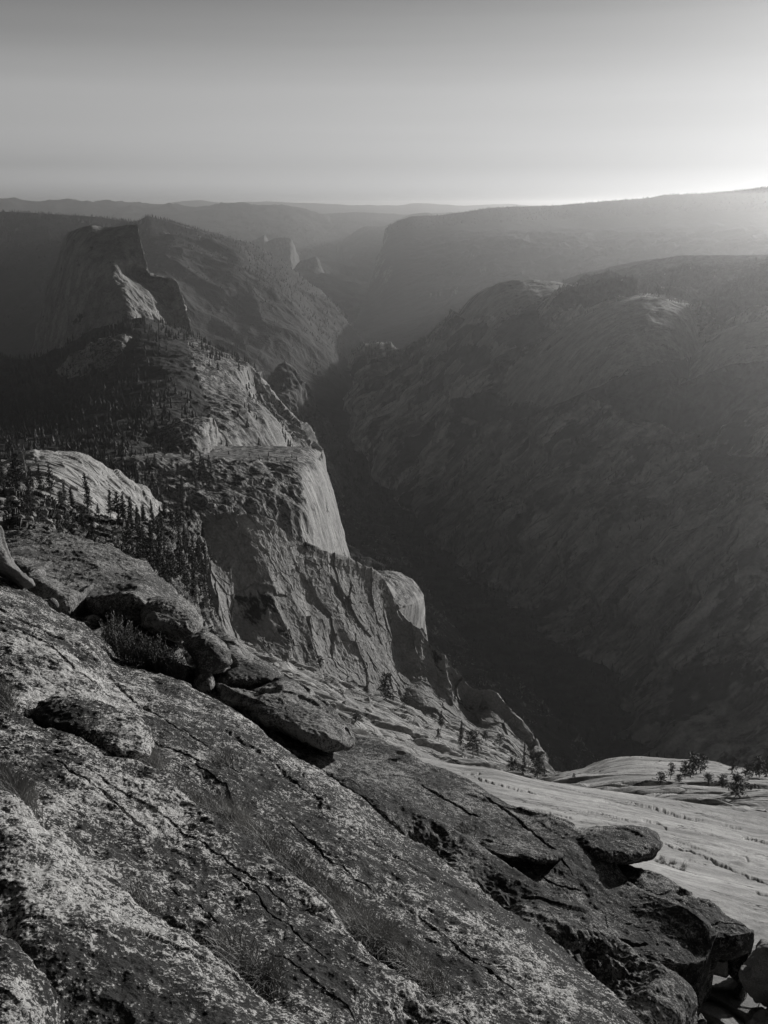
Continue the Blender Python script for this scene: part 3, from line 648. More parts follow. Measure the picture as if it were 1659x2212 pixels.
# knobs of bare rock in the forest
qk1 = patch('rock_knob', [
    [(296, 972, 1950), (320, 950, 1960), (350, 928, 1970), (385, 911, 1980), (420, 906, 1990), (450, 906, 2020), (460, 918, 2080), (468, 945, 2130), (476, 985, 2150)],
    [(300, 978, 1900), (325, 962, 1880), (352, 945, 1870), (385, 932, 1860), (418, 928, 1870), (444, 930, 1910), (456, 942, 1990), (464, 965, 2060), (474, 990, 2090)],
    [(300, 1010, 1800), (325, 1008, 1770), (355, 1002, 1750), (385, 1000, 1740), (415, 1000, 1750), (440, 1000, 1800), (452, 1005, 1900), (462, 1010, 1980), (474, 1015, 2040)]],
    240, 160, lambda P, S, N: 5 * facets(P * np.array([1, 1, 0.6]) / 24, 64)[0] + 4 * fbm(P / 45, 5, 65, ridge=True), M_cliff, top=[(0, 40, -5), (0, 200, -150)], right=[(-12, 40, -10), (-80, 200, -80)])
qk2 = patch('rock_knob', [
    [(122, 800, 3050), (150, 775, 3030), (185, 748, 3010), (225, 732, 3000), (262, 726, 3010), (282, 732, 3060), (292, 752, 3120), (303, 790, 3180)],
    [(140, 830, 2950), (165, 808, 2920), (195, 785, 2890), (228, 768, 2870), (258, 762, 2880), (276, 768, 2950), (288, 785, 3030), (300, 810, 3100)],
    [(150, 880, 2780), (175, 870, 2740), (205, 860, 2700), (232, 850, 2680), (258, 848, 2700), (275, 850, 2760), (288, 858, 2850), (300, 870, 2950)]],
    260, 160, lambda P, S, N: 8 * facets(P * np.array([1, 1, 0.6]) / 34, 66)[0] + 8 * fbm(P / 70, 5, 67, ridge=True), M_cliff, top=[(0, 40, -5), (0, 200, -150)], right=[(-18, 40, -10), (-90, 200, -80)])

def pl_(P, s, seed, a, g):
    f, e = facets(rot(P, axis_y=math.radians(-25)) * np.array([0.3, 0.7, 1.2]) / s, seed, step=.8, tilt=.3, soft=.2)
    return a * f - g * (1 - sstep(0, .22, e))


# near pale dome at the left
M_pale = wall_mat('rock_pale', 0.46, 0.14, 14, (0.35, 1, 1), (0, math.radians(-28), 0), veg=0.08, crack=0.7, bumpd=1.2, seed=12, streak_amt=0.45)
dome_L = [
    [(-200, 1000, 800), (0, 990, 760), (52, 978, 740), (95, 976, 745), (150, 985, 760), (200, 1002, 780), (250, 1028, 800), (300, 1060, 820), (335, 1092, 830), (365, 1115, 830)],
    [(-200, 1020, 700), (0, 1008, 680), (60, 998, 670), (100, 998, 675), (150, 1008, 690), (195, 1025, 710), (240, 1050, 735), (285, 1080, 755), (320, 1108, 770), (352, 1130, 780)],
    [(-200, 1060, 600), (0, 1050, 590), (70, 1045, 585), (110, 1048, 590), (155, 1060, 600), (195, 1075, 615), (235, 1095, 635), (275, 1115, 655), (310, 1135, 680), (345, 1155, 700)],
    [(-200, 1140, 500), (0, 1140, 495), (80, 1140, 490), (120, 1140, 492), (160, 1145, 498), (200, 1155, 505), (240, 1165, 520), (280, 1180, 540), (315, 1195, 560), (350, 1210, 590)]]
qL = patch('granite_dome', dome_L, 480, 300, lambda P, S, N: pl_(P, 11, 71, 1.4, 1.0) + pl_(P, 5, 72, 0.5, 0.5) + 3 * fbm(P / 40, 3, 73), M_pale, smooth=False,
           top=[(0, 20, -4), (0, 120, -100)], right=[(-8, 20, -5), (-50, 120, -60)])

# boulder strewn slope below it
M_talus = wall_mat('talus', 0.28, 0.06, 9, (1, 1, 0.6), veg=0.5, crack=0.8, bumpd=0.8, seed=13, flatveg=0.2)
qM = patch('talus_slope', [
    [(-200, 1022, 580), (0, 1035, 540), (80, 1060, 500), (170, 1095, 470), (260, 1118, 460), (340, 1114, 490), (395, 1108, 540), (430, 1112, 580)],
    [(-200, 1090, 400), (0, 1095, 380), (80, 1110, 370), (170, 1140, 360), (260, 1160, 360), (340, 1170, 390), (400, 1180, 440), (440, 1200, 490)],
    [(-200, 1160, 250), (0, 1160, 250), (80, 1170, 250), (170, 1200, 255), (260, 1230, 265), (340, 1260, 300), (410, 1290, 360), (460, 1340, 430)],
    [(-200, 1260, 140), (0, 1260, 140), (80, 1265, 140), (170, 1290, 145), (260, 1320, 155), (350, 1365, 190), (430, 1410, 260), (520, 1440, 330)],
    [(-200, 1420, 60), (0, 1420, 60), (80, 1430, 60), (170, 1450, 65), (260, 1480, 75), (360, 1520, 90), (460, 1560, 110), (560, 1620, 120)]],
    620, 420, lambda P, S, N: 1.5 * facets(P / 5.5, 74, step=.9)[0] + 0.8 * facets(P / 2.2, 75)[0] + 5 * fbm(P / 60, 4, 76), M_talus, smooth=False, top=[(0, 20, -10), (0, 100, -100)])

# the great slabby wall in the middle
M_wallN = wall_mat('rock_ribs', 0.31, 0.10, 22, (1, 1, 0.2), (0, math.radians(24), 0), veg=0.10, crack=0.4, bumpd=0.9, seed=15, streak_amt=0.3)


def dN(P, S, N):
    Q = rot(P, axis_y=math.radians(14))
    w = Q + 3.5 * np.stack([fbm(P / 40, 3, 80), fbm(P / 40, 3, 81), fbm(P / 40, 3, 82)], -1)
    low = sstep(0.0, 1.0, (S[..., 1] - (1140 + (S[..., 0] - 400) * 0.28)) / 150)
    rib = 1 - np.abs(perlin(w * np.array([1, 0.10, 0.10]) / 24, 83)) * 2.4
    d = 10 * (rib - 0.5) * (0.04 + 0.96 * low) * (1 - 0.55 * sstep(840, 960, S[..., 0]))
    d += 0.5 * fbm(w / 7, 5, 84, ridge=True)
    f, _ = facets(w * np.array([1, 1, 0.45]) / 18, 85, tilt=0.9); d += 2.3 * f
    f, _ = facets(rot(P, axis_y=math.radians(-35)) * np.array([0.35, 1, 1]) / 6, 86, tilt=.7); d += 0.55 * f
    return d


qN = patch('cliff', [
    [(392, 1105, 650), (440, 1110, 648), (500, 1106, 648), (560, 1112, 650), (600, 1135, 652), (640, 1164, 656), (700, 1190, 668), (750, 1206, 682), (800, 1229, 702), (830, 1252, 725), (852, 1292, 745), (873, 1330, 745), (905, 1365, 740), (950, 1410, 735), (985, 1445, 735), (1020, 1484, 735), (1046, 1490, 735), (1075, 1500, 730), (1105, 1535, 720), (1126, 1560, 715), (1142, 1576, 710), (1158, 1608, 700), (1163, 1626, 690), (1182, 1650, 660), (1216, 1680, 620)],
    [(396, 1140, 622), (442, 1140, 620), (500, 1138, 618), (555, 1145, 618), (592, 1168, 620), (632, 1196, 624), (690, 1222, 638), (738, 1240, 656), (785, 1262, 674), (812, 1285, 692), (832, 1325, 700), (854, 1362, 700), (888, 1398, 700), (930, 1440, 695), (965, 1472, 695), (1000, 1508, 695), (1028, 1516, 695), (1058, 1526, 692), (1088, 1556, 688), (1108, 1578, 684), (1126, 1594, 680), (1142, 1620, 672), (1150, 1636, 664), (1168, 1658, 640), (1200, 1684, 610)],
    [(400, 1220, 570), (445, 1225, 566), (502, 1235, 560), (555, 1250, 558), (590, 1270, 560), (630, 1295, 566), (688, 1320, 580), (735, 1340, 596), (780, 1365, 605), (808, 1385, 625), (828, 1410, 640), (850, 1436, 645), (882, 1462, 648), (920, 1492, 650), (952, 1518, 652), (985, 1543, 655), (1010, 1553, 656), (1040, 1562, 656), (1070, 1584, 656), (1090, 1600, 654), (1108, 1614, 650), (1126, 1632, 645), (1136, 1646, 638), (1154, 1664, 620), (1186, 1688, 600)],
    [(410, 1330, 470), (455, 1345, 470), (510, 1365, 475), (558, 1385, 480), (595, 1402, 488), (640, 1428, 498), (690, 1452, 510), (738, 1472, 525), (785, 1492, 545), (815, 1505, 560), (842, 1514, 572), (868, 1522, 584), (898, 1532, 595), (930, 1545, 605), (958, 1560, 612), (985, 1574, 618), (1010, 1586, 622), (1036, 1597, 624), (1062, 1610, 624), (1082, 1620, 622), (1100, 1632, 620), (1118, 1646, 615), (1130, 1658, 610), (1148, 1672, 600), (1175, 1692, 590)],
    [(415, 1440, 420), (460, 1460, 420), (515, 1480, 425), (565, 1500, 430), (600, 1515, 438), (645, 1540, 448), (695, 1560, 460), (742, 1580, 475), (788, 1600, 490), (818, 1610, 500), (846, 1620, 510), (872, 1628, 520), (900, 1638, 530), (932, 1650, 540), (960, 1660, 550), (988, 1672, 556), (1012, 1680, 560), (1038, 1690, 562), (1064, 1700, 562), (1084, 1705, 562), (1102, 1710, 560), (1120, 1715, 558), (1132, 1720, 556), (1150, 1725, 554), (1178, 1732, 552)]],
    1000, 560, dN, M_wallN, yset=([575, 580, 588, 598, 608, 620, 642, 665, 688, 705, 715, 718, 718, 716, 716, 718, 718, 716, 710, 706, 702, 694, 684, 656, 620], [1, .988, .957, .905, .84]), smooth=False, left=[(-6, 15, -12), (-40, 100, -160)], top=[(1, 5, -3.5), (20, 110, -140)], right=[(0, 15, -6), (10, 100, -90)])

# fractured slabs below the wall
M_slabP = wall_mat('rock_slabs', 0.42, 0.07, 10, (0.3, 1, 1), (0, math.radians(-34), 0), veg=0.05, crack=0.9, bumpd=0.5, seed=17, streak_amt=0.5)


def dP(P, S, N):
    Q = rot(P, axis_y=math.radians(-34))
    s = P[..., 1:2] / 250.0
    f, e = facets(Q * np.array([0.14, 0.45, 1.0]) / 5.0, 91, tilt=.35, step=1.0, soft=.22); f2, e2 = facets(Q * np.array([0.25, .6, 1.2]) / 2.6, 92, tilt=.3, soft=.25)
    low = fbm(P / 45, 4, 93)
    g = sstep(-0.45, 0.2, low + 0.2)
    return 1.7 * f * g + 0.5 * f2 * g + 3.0 * low - 1.3 * g * (1 - sstep(0, .26, e)) - 0.4 * g * (1 - sstep(0, .3, e2))


qP = patch('fractured_slabs', [
    [(480, 1378, 490), (560, 1405, 500), (640, 1438, 520), (700, 1460, 530), (760, 1482, 545), (830, 1508, 565), (900, 1534, 590), (960, 1560, 605), (1030, 1592, 615), (1090, 1620, 612), (1140, 1648, 600), (1180, 1665, 585), (1222, 1682, 560)],
    [(470, 1420, 330), (550, 1450, 330), (630, 1480, 330), (690, 1505, 335), (750, 1530, 345), (815, 1555, 355), (880, 1580, 365), (945, 1605, 375), (1010, 1628, 380), (1070, 1648, 385), (1125, 1666, 390), (1180, 1684, 400), (1240, 1700, 410)],
    [(460, 1480, 200), (540, 1510, 200), (620, 1540, 200), (680, 1565, 200), (740, 1590, 205), (800, 1612, 210), (860, 1635, 215), (925, 1655, 220), (990, 1673, 225), (1060, 1690, 235), (1130, 1702, 250), (1200, 1711, 265), (1280, 1722, 280)],
    [(460, 1620, 90), (540, 1640, 90), (620, 1660, 90), (680, 1680, 92), (740, 1700, 94), (800, 1715, 96), (860, 1730, 98), (925, 1745, 100), (990, 1755, 105), (1060, 1765, 110), (1130, 1772, 115), (1200, 1780, 120), (1280, 1790, 125)]],
    760, 900, dP, M_slabP, smooth=False, right=[(10, 10, -10), (80, 40, -120)])

# smooth sunlit slab and the knoll behind it
def crackmat():
    b = NB('rock_smooth')
    p = b.pos
    n2 = b.noise(p, 0.10, 6, 0.6); n3 = b.noise(p, 1.8, 8, 0.7); n4 = b.noise(b.map(p, scale=(1, 1, 1)), 14, 4, .7)
    v = b.mul(0.37, b.ss(n2, 0.3, 0.7, 0.7, 1.15)); v = b.mul(v, b.ss(n3, 0.3, 0.7, 0.72, 1.2)); v = b.mul(v, b.ss(b.noise(b.map(b.warp(p, 0.2, 2.0), rot=(0, 0, math.radians(-25)), scale=(0.12, 1, 1)), 0.7, 6, 0.65), 0.35, 0.65, 0.72, 1.12)); v = b.mul(v, b.ss(n4, 0.3, 0.7, 0.8, 1.15))
    # long joints running down the slab, and short stepped edges
    q = b.map(b.warp(p, 0.06, 5.0), rot=(0, 0, math.radians(-28)), scale=(0.035, 0.36, 0.36))
    e = b.voro(q, 1.0, 'DISTANCE_TO_EDGE')
    cr = b.mul(b.ss(e, 0.004, 0.02, 1, 0), b.ss(b.noise(p, 0.11, 3), 0.46, 0.54))
    q2 = b.map(b.warp(p, 0.3, 2.0), rot=(0, 0, math.radians(-20)), scale=(0.16, 1.1, 1.1))
    e2 = b.voro(q2, 1.0, 'DISTANCE_TO_EDGE')
    cr2 = b.mul(b.ss(e2, 0.01, 0.05, 1, 0), b.ss(b.noise(b.map(p, loc=(9, 3, 1)), 0.13, 3), 0.56, 0.62))
    q3 = b.map(b.warp(p, 0.8, 0.8), rot=(0, 0, math.radians(-24)), scale=(0.5, 3.0, 3.0))
    e3 = b.voro(q3, 1.0, 'DISTANCE_TO_EDGE')
    cr3 = b.mul(b.ss(e3, 0.01, 0.06, 1, 0), b.ss(b.noise(b.map(p, loc=(2, 8, 5)), 0.3, 4), 0.58, 0.63))
    c = cr3
    v = b.mixf(c, v, 0.03)
    h = b.math('SUBTRACT', b.mul(n3, 0.35), c)
    return b.finish(v, h, 0.12, bump2=n4, bump2_d=0.02)


M_smooth = crackmat()
Q_JOINTS = [([(1430, 1822), (1470, 1834), (1518, 1851), (1590, 1880), (1659, 1904), (1760, 1945)], 1.6, .22), ([(1247, 1751), (1290, 1757), (1330, 1766), (1383, 1778)], 1.5, .15),
            ([(1383, 1771), (1418, 1778), (1437, 1788), (1440, 1796)], 1.8, .18), ([(1342, 1733), (1380, 1742), (1423, 1752), (1481, 1767), (1530, 1775)], 1.3, .2), ([(1405, 1849), (1440, 1860), (1468, 1872), (1518, 1895)], 1.7, .16),
            ([(1599, 1801), (1630, 1808), (1659, 1818), (1740, 1840)], 1.8, .25), ([(1629, 1937), (1640, 1944), (1659, 1949), (1700, 1962)], 2.2, .16), ([(1556, 1780), (1580, 1786), (1604, 1790)], 1.6, .2),
            ([(1015, 1681), (1050, 1690), (1097, 1702), (1130, 1711), (1168, 1720)], 1.5, .22), ([(985, 1672), (1010, 1676), (1040, 1676)], 1.5, .2), ([(1470, 1850), (1500, 1856), (1530, 1866)], 1.2, .1), ([(1180, 1700), (1230, 1712), (1290, 1722)], 1.2, .12),
            ([(1300, 1735), (1345, 1743)], 1.2, .12), ([(1140, 1745), (1200, 1760), (1240, 1772)], 1.3, .12), ([(1510, 1800), (1540, 1806)], 1.1, .1), ([(1580, 1850), (1620, 1862)], 1.2, .08), ([(1560, 1910), (1600, 1925)], 1.2, .07), ([(1320, 1800), (1350, 1806), (1400, 1815)], 1.2, .09)]
qQ = patch('rock_slab', [
    [(840, 1626, 64), (923, 1643, 62), (1005, 1661, 60), (1076, 1668, 60), (1148, 1686, 60), (1250, 1704, 60), (1322, 1714, 60), (1424, 1730, 60), (1517, 1745, 60), (1659, 1771, 60), (1900, 1800, 58)],
    [(840, 1680, 46), (920, 1700, 44), (1000, 1720, 42), (1070, 1735, 41), (1140, 1752, 40), (1240, 1775, 39), (1320, 1792, 38.5), (1420, 1812, 38), (1517, 1832, 37.5), (1659, 1862, 37), (1900, 1900, 36)],
    [(840, 1830, 25), (920, 1850, 24), (1000, 1870, 23.5), (1070, 1890, 23), (1140, 1910, 22), (1240, 1935, 21), (1320, 1955, 20), (1420, 1980, 19.5), (1517, 2010, 19), (1659, 2050, 18), (1900, 2110, 17)],
    [(840, 2280, 12.5), (920, 2290, 12.5), (1000, 2300, 12.5), (1070, 2310, 12.5), (1140, 2320, 12.5), (1240, 2330, 12.3), (1320, 2340, 12), (1420, 2350, 12), (1517, 2360, 12), (1659, 2380, 11.8), (1900, 2400, 11.5)]],
    900, 760, lambda P, S, N: -grooves(S, Q_JOINTS) + 0.10 * fbm(P / 1.6, 4, 94) * sstep(0.0, 0.5, fbm(P / 12, 3, 90)) + 0.35 * fbm(rot(P, axis_z=-0.5) * np.array([0.4, 1, 1]) / 9, 4, 95) + 0.05 * facets(rot(P, axis_z=-0.5) * np.array([0.25, 1, 1]) / 3, 96)[0], M_smooth,
    top=[(0, 3, -1.5), (10, 30, -40)])


def dRk(P, S, N):
    Q = rot(P, axis_y=math.radians(6))
    f, e = facets(Q * np.array([0.2, 0.5, 1.4]) / 5.5, 97, step=.9, soft=.3); f2, _ = facets(Q * np.array([0.4, .8, 1.6]) / 1.8, 98, soft=.3)
    near = sstep(1665, 1700, S[..., 1] - (S[..., 0] - 1200) * 0.03)
    return (0.7 * f + 0.2 * f2 - 0.5 * (1 - sstep(0, .3, e))) * (0.4 + near) + 3.0 * fbm(Q * np.array([0.45, 1, 1]) / 26, 4, 99) * near


M_knoll = wall_mat('rock_knoll', 0.46, 0.12, 9, (0.3, 1, 1.4), (0, math.radians(8), 0), veg=0.10, crack=0.8, bumpd=0.5, seed=19, streak_amt=0.5)
qR = patch('rocky_knoll', [
    [(1150, 1700, 330), (1180, 1684, 320), (1209, 1672, 310), (1245, 1664, 305), (1271, 1658, 300), (1292, 1649, 300), (1317, 1640, 295), (1368, 1633, 290), (1440, 1638, 285), (1537, 1643, 280), (1570, 1652, 275), (1610, 1660, 270), (1659, 1665, 265), (1900, 1680, 255)],
    [(1150, 1712, 270), (1180, 1702, 262), (1209, 1694, 256), (1245, 1688, 250), (1271, 1684, 246), (1292, 1680, 243), (1317, 1676, 240), (1368, 1674, 236), (1440, 1676, 232), (1537, 1680, 226), (1570, 1682, 222), (1610, 1684, 218), (1659, 1688, 214), (1900, 1700, 205)],
    [(1150, 1740, 180), (1180, 1736, 178), (1209, 1732, 175), (1245, 1730, 172), (1271, 1728, 170), (1292, 1727, 168), (1317, 1725, 165), (1368, 1724, 162), (1440, 1722, 158), (1537, 1724, 150), (1570, 1726, 147), (1610, 1728, 144), (1659, 1732, 140), (1900, 1742, 132)],
    [(1150, 1800, 100), (1180, 1800, 99), (1209, 1800, 98), (1245, 1800, 97), (1271, 1800, 96), (1292, 1800, 95), (1317, 1800, 94), (1368, 1800, 93), (1440, 1800, 91), (1537, 1805, 88), (1570, 1808, 87), (1610, 1810, 86), (1659, 1815, 85), (1900, 1830, 82)]],
    760, 560, dRk, M_knoll, top=[(0, 8, -5), (0, 80, -100)], left=[(-10, 10, -10), (-60, 40, -80)])
# ------------------------------------------------------------------ foreground bedrock sheets and boulders

def lichen_mat(name, amount=0.0, white=0.55, base=0.12, black=0.025, spots=(), k=1.0, bump=0.026, blackamt=0.0):
    b = NB(name)
    p = b.pos
    fine = b.noise(p, 60 * k, 6, 0.75)
    mid = b.noise(p, 13 * k, 6, 0.65)
    low = b.noise(p, 1.3 * k, 4, 0.55)
    f = b.add(b.add(b.mul(fine, 0.88), b.mul(mid, 0.54)), b.mul(low, 0.42))
    f = b.add(f, amount - 0.35)
    for (x, y, Y, r, a) in spots:
        c = unproj(x, y, Y)
        d = b.t.nodes.new('ShaderNodeVectorMath'); d.operation = 'DISTANCE'
        b.t.links.new(p, d.inputs[0]); d.inputs[1].default_value = tuple(c)
        f = b.add(f, b.ss(d.outputs['Value'], 0.0, r, a * 0.58, 0.0))
    grain = b.noise(p, 160 * k, 3, 0.8)
    mask = b.ss(f, 0.60, 0.635)
    m2 = b.ss(f, 0.53, 0.60)
    bl = b.noise(b.map(p, loc=(3, 7, 1)), 5 * k, 7, 0.7)
    bmask = b.ss(bl, 0.56 - blackamt, 0.62 - blackamt)
    v = b.mul(base, b.ss(fine, 0.25, 0.75, 0.55, 1.5))
    v = b.mixf(m2, v, b.mul(base, 1.35))
    v = b.mixf(bmask, v, black)
    wv = b.mul(white, b.ss(grain, 0.3, 0.7, 0.72, 1.12))
    wv = b.mul(wv, b.ss(b.noise(p, 22 * k, 4, .7), 0.3, 0.7, 0.75, 1.15))
    v = b.mixf(mask, v, wv)
    h = b.add(b.add(b.mul(fine, 0.9), b.mul(mid, 1.5)), b.mul(grain, 0.3))
    return b.finish(v, h, bump, spec=0.2, rough=0.85)


SPOTS = [(300, 1740, 5.0, 0.85, 0.13), (100, 1870, 3.9, 0.7, 0.13), (380, 1790, 4.8, 0.5, 0.09), (40, 1950, 3.3, 0.4, 0.10), (20, 1420, 8, 1.6, 0.06), (130, 1480, 7.2, 1.1, 0.05),
         (260, 2150, 2.9, 0.6, -0.09), (900, 1950, 5.5, 1.6, -0.03), (250, 1640, 5.8, .5, .05), (500, 2010, 3.9, 0.35, 0.05), (60, 2160, 2.5, .3, .08), (560, 1900, 4.5, .4, .06)]
M_lic = lichen_mat('rock_lichen', -0.008, 0.78, 0.055, 0.014, SPOTS, k=1.0)
M_licB = lichen_mat('rock_lichen_boulder', 0.012, 0.44, 0.10, 0.025, k=1.0, blackamt=-0.01)
M_licD = lichen_mat('rock_lichen_dark', -0.006, 0.40, 0.06, 0.012, k=1.0, blackamt=0.01, bump=0.02)
M_gran = lichen_mat('granite_block', -0.03, 0.34, 0.2, 0.05, k=1.6, blackamt=-0.05, bump=0.012)


def fs(P, s, seed, tilt=.6, step=.5):
    return facets(P / s, seed, tilt=tilt, step=step, soft=.3)[0]


def d_sheet(seed, a=1.0, rough=1.0, pits=(), joints=()):
    def f(P, S, N):
        return f1(P, S, N) - (grooves(S, joints) if joints else 0)

    def f1(P, S, N):
        if pits:
            w = sum(dep * np.exp(-(((P - unproj(x, y, Y)) ** 2).sum(-1)) / (r * r)) for x, y, Y, r, dep in pits)
            return f0(P, S, N) - w * (1 + 0.7 * fbm(P / 0.15, 3, seed + 9))
        return f0(P, S, N)

    def f0(P, S, N):
        Q = rot(P, axis_z=math.radians(-38))
        d = 0.07 * fbm(Q * np.array([0.5, 1.5, 1.5]) / 1.6, 4, seed) * a
        d += 0.021 * fbm(P / 0.33, 5, seed + 1, ridge=True) * rough
        fa, _ = facets(rot(P, axis_z=math.radians(-30)) * np.array([0.4, 1, 1]) / 0.9, seed + 2, tilt=.5, step=.7); d += 0.016 * fa * a
        d += 0.007 * fbm(P / 0.05, 3, seed + 4) * rough
        return d
    return f


EDGE = [(0.02, 0.03, -0.03), (0.05, 0.06, -0.18), (0.06, 0.3, -1.2)]

A_J = [([(-20, 1335), (40, 1362), (95, 1388), (130, 1420), (190, 1470), (262, 1520)], 2.2, .03), ([(150, 1380), (220, 1432), (262, 1478), (330, 1530), (380, 1560)], 2.0, .03), ([(390, 1560), (440, 1600), (478, 1640), (520, 1668)], 1.8, .03),
       ([(470, 1560), (560, 1622), (640, 1690), (720, 1748)], 1.8, .035), ([(600, 1760), (680, 1822), (770, 1890), (830, 1930)], 1.5, .02), ([(900, 1960), (980, 2020), (1060, 2085), (1130, 2140)], 2.0, .04), ([(1000, 1950), (1090, 2020)], 1.6, .03),
       ([(640, 1860), (700, 1900), (790, 1975)], 1.8, .03), ([(290, 1500), (340, 1535), (400, 1575)], 1.6, .03)]
B_J = [([(110, 1640), (190, 1690), (250, 1735), (330, 1800)], 1.8, .018), ([(470, 1860), (560, 1935), (640, 2010), (720, 2080)], 1.6, .016), ([(360, 1900), (430, 1950), (500, 2010)], 1.3, .012)]
qA = patch('rock_slab', [
    [(-260, 1120, 12.5), (-100, 1180, 11.6), (0, 1236, 11), (60, 1269, 10.8), (120, 1313, 10.5), (180, 1343, 10.2), (228, 1385, 9.9), (252, 1420, 9.7), (330, 1455, 9.4), (400, 1482, 9.1), (432, 1504, 8.95), (480, 1524, 8.75), (560, 1578, 8.4), (640, 1630, 8.1), (700, 1665, 7.8), (780, 1720, 7.4), (860, 1788, 7.0), (950, 1855, 6.6), (1050, 1930, 6.15), (1150, 2002, 5.7), (1250, 2080, 5.3), (1350, 2152, 4.9), (1420, 2212, 4.65), (1520, 2300, 4.3)],
    [(-260, 1220, 10.3), (-110, 1270, 9.6), (-15, 1325, 9.0), (40, 1352, 8.8), (100, 1390, 8.5), (160, 1420, 8.3), (208, 1455, 8.05), (235, 1485, 7.9), (310, 1520, 7.65), (375, 1550, 7.4), (410, 1572, 7.3), (460, 1595, 7.15), (535, 1645, 6.85), (610, 1695, 6.6), (668, 1735, 6.35), (745, 1790, 6.0), (820, 1855, 5.7), (905, 1920, 5.4), (1000, 1995, 5.05), (1095, 2068, 4.75), (1190, 2140, 4.45), (1285, 2210, 4.15), (1350, 2265, 3.95), (1440, 2350, 3.7)],
    [(-260, 1440, 7.4), (-120, 1470, 7.15), (-30, 1510, 6.9), (20, 1530, 6.75), (80, 1560, 6.6), (140, 1585, 6.45), (190, 1605, 6.35), (215, 1620, 6.3), (285, 1650, 6.15), (345, 1690, 5.95), (380, 1718, 5.8), (425, 1755, 5.6), (490, 1805, 5.35), (560, 1860, 5.1), (615, 1905, 4.9), (690, 1968, 4.65), (760, 2030, 4.4), (840, 2095, 4.2), (930, 2165, 4.0), (1020, 2230, 3.8), (1110, 2300, 3.6), (1200, 2370, 3.4), (1260, 2420, 3.3), (1340, 2500, 3.1)],
    [(-260, 1540, 6.6), (-120, 1570, 6.4), (-30, 1600, 6.2), (20, 1620, 6.1), (80, 1650, 6.0), (140, 1675, 5.85), (190, 1695, 5.75), (215, 1710, 5.7), (285, 1745, 5.55), (345, 1780, 5.4), (380, 1810, 5.25), (425, 1845, 5.1), (490, 1895, 4.9), (560, 1950, 4.7), (615, 2000, 4.5), (690, 2060, 4.3), (760, 2120, 4.1), (840, 2190, 3.9), (930, 2260, 3.7), (1020, 2330, 3.5), (1110, 2400, 3.35), (1200, 2470, 3.2), (1260, 2520, 3.1), (1340, 2600, 2.9)]],
    1150, 620, d_sheet(101, pits=[(70, 1578, 6.3, .22, .12), (830, 2060, 4.2, .2, .08), (480, 1760, 5.4, .2, .06)], joints=A_J), M_lic, left=[(-0.8, -0.15, 0.2), (-4.5, -0.8, 1.0)], top=EDGE)

B_crest = [(-200, 1470, 6.6), (-60, 1508, 6.4), (29, 1541, 6.15), (98, 1573, 6.0), (195, 1605, 5.85), (244, 1627, 5.75), (293, 1649, 5.65), (337, 1673, 5.5), (371, 1709, 5.3), (405, 1738, 5.15), (454, 1776, 5.0), (527, 1822, 4.85), (586, 1865, 4.7), (635, 1908, 4.5), (693, 1957, 4.35), (757, 2018, 4.1), (810, 2057, 4.0), (861, 2088, 3.9), (912, 2128, 3.8), (979, 2185, 3.65), (1060, 2260, 3.45)]
C_crest = [(-200, 1660, 4.8), (-60, 1702, 4.5), (29, 1740, 4.25), (63, 1776, 4.1), (98, 1801, 4.05), (146, 1841, 3.95), (195, 1880, 3.85), (244, 1918, 3.75), (293, 1956, 3.65), (342, 1985, 3.6), (391, 2013, 3.52), (430, 2040, 3.45), (488, 2084, 3.35), (537, 2122, 3.25), (586, 2157, 3.2), (635, 2187, 3.12), (669, 2214, 3.05), (720, 2260, 2.95)]
def midrow(R0, f=0.5):
    return R0
nB = len(B_crest)
CB = np.array(C_crest, float); CBi = np.stack([np.interp(np.linspace(0, len(CB) - 1, nB), np.arange(len(CB)), CB[:, k]) for k in range(3)], -1)
BB = np.array(B_crest, float)
B_low = CBi * np.array([1, 1, 1.0]) + np.array([0, 6, 0]); B_low[:, 2] *= 1.045
B_mid = (BB * 0.5 + B_low * 0.5); B_mid[:, 2] *= 0.985
B_und = B_low + np.array([-10, 120, 0]); B_und[:, 2] *= 0.9
qBs = patch('rock_slab', [B_crest, B_mid.tolist(), B_low.tolist(), B_und.tolist()], 1000, 520, d_sheet(111, pits=[(345, 1965, 3.75, .16, .10), (400, 1990, 3.68, .17, .13), (450, 2010, 3.6, .13, .10), (560, 2110, 3.35, .12, .06), (900, 2190, 3.45, .2, .12), (95, 1790, 4.2, .12, .08)], joints=B_J), M_lic, left=[(-0.8, -0.15, 0.2), (-4.5, -0.8, 1.0)], top=EDGE)
C_mid = [(-200, 1880, 3.5), (-60, 1910, 3.4), (20, 1940, 3.3), (50, 1965, 3.2), (84, 1985, 3.15), (128, 2012, 3.1), (172, 2040, 3.05), (218, 2068, 3.0), (262, 2095, 2.95), (308, 2120, 2.9), (352, 2140, 2.87), (388, 2165, 2.82), (440, 2200, 2.76), (485, 2230, 2.7), (530, 2260, 2.66), (575, 2290, 2.6), (610, 2310, 2.56), (660, 2350, 2.5)]
C_low = [(x - 20, y + 330, Y * 0.78) for x, y, Y in C_mid]
qCs = patch('rock_slab', [C_crest, C_mid, C_low], 760, 560, d_sheet(121), M_lic, left=[(-0.8, -0.15, 0.2), (-4.5, -0.8, 1.0)], top=EDGE)
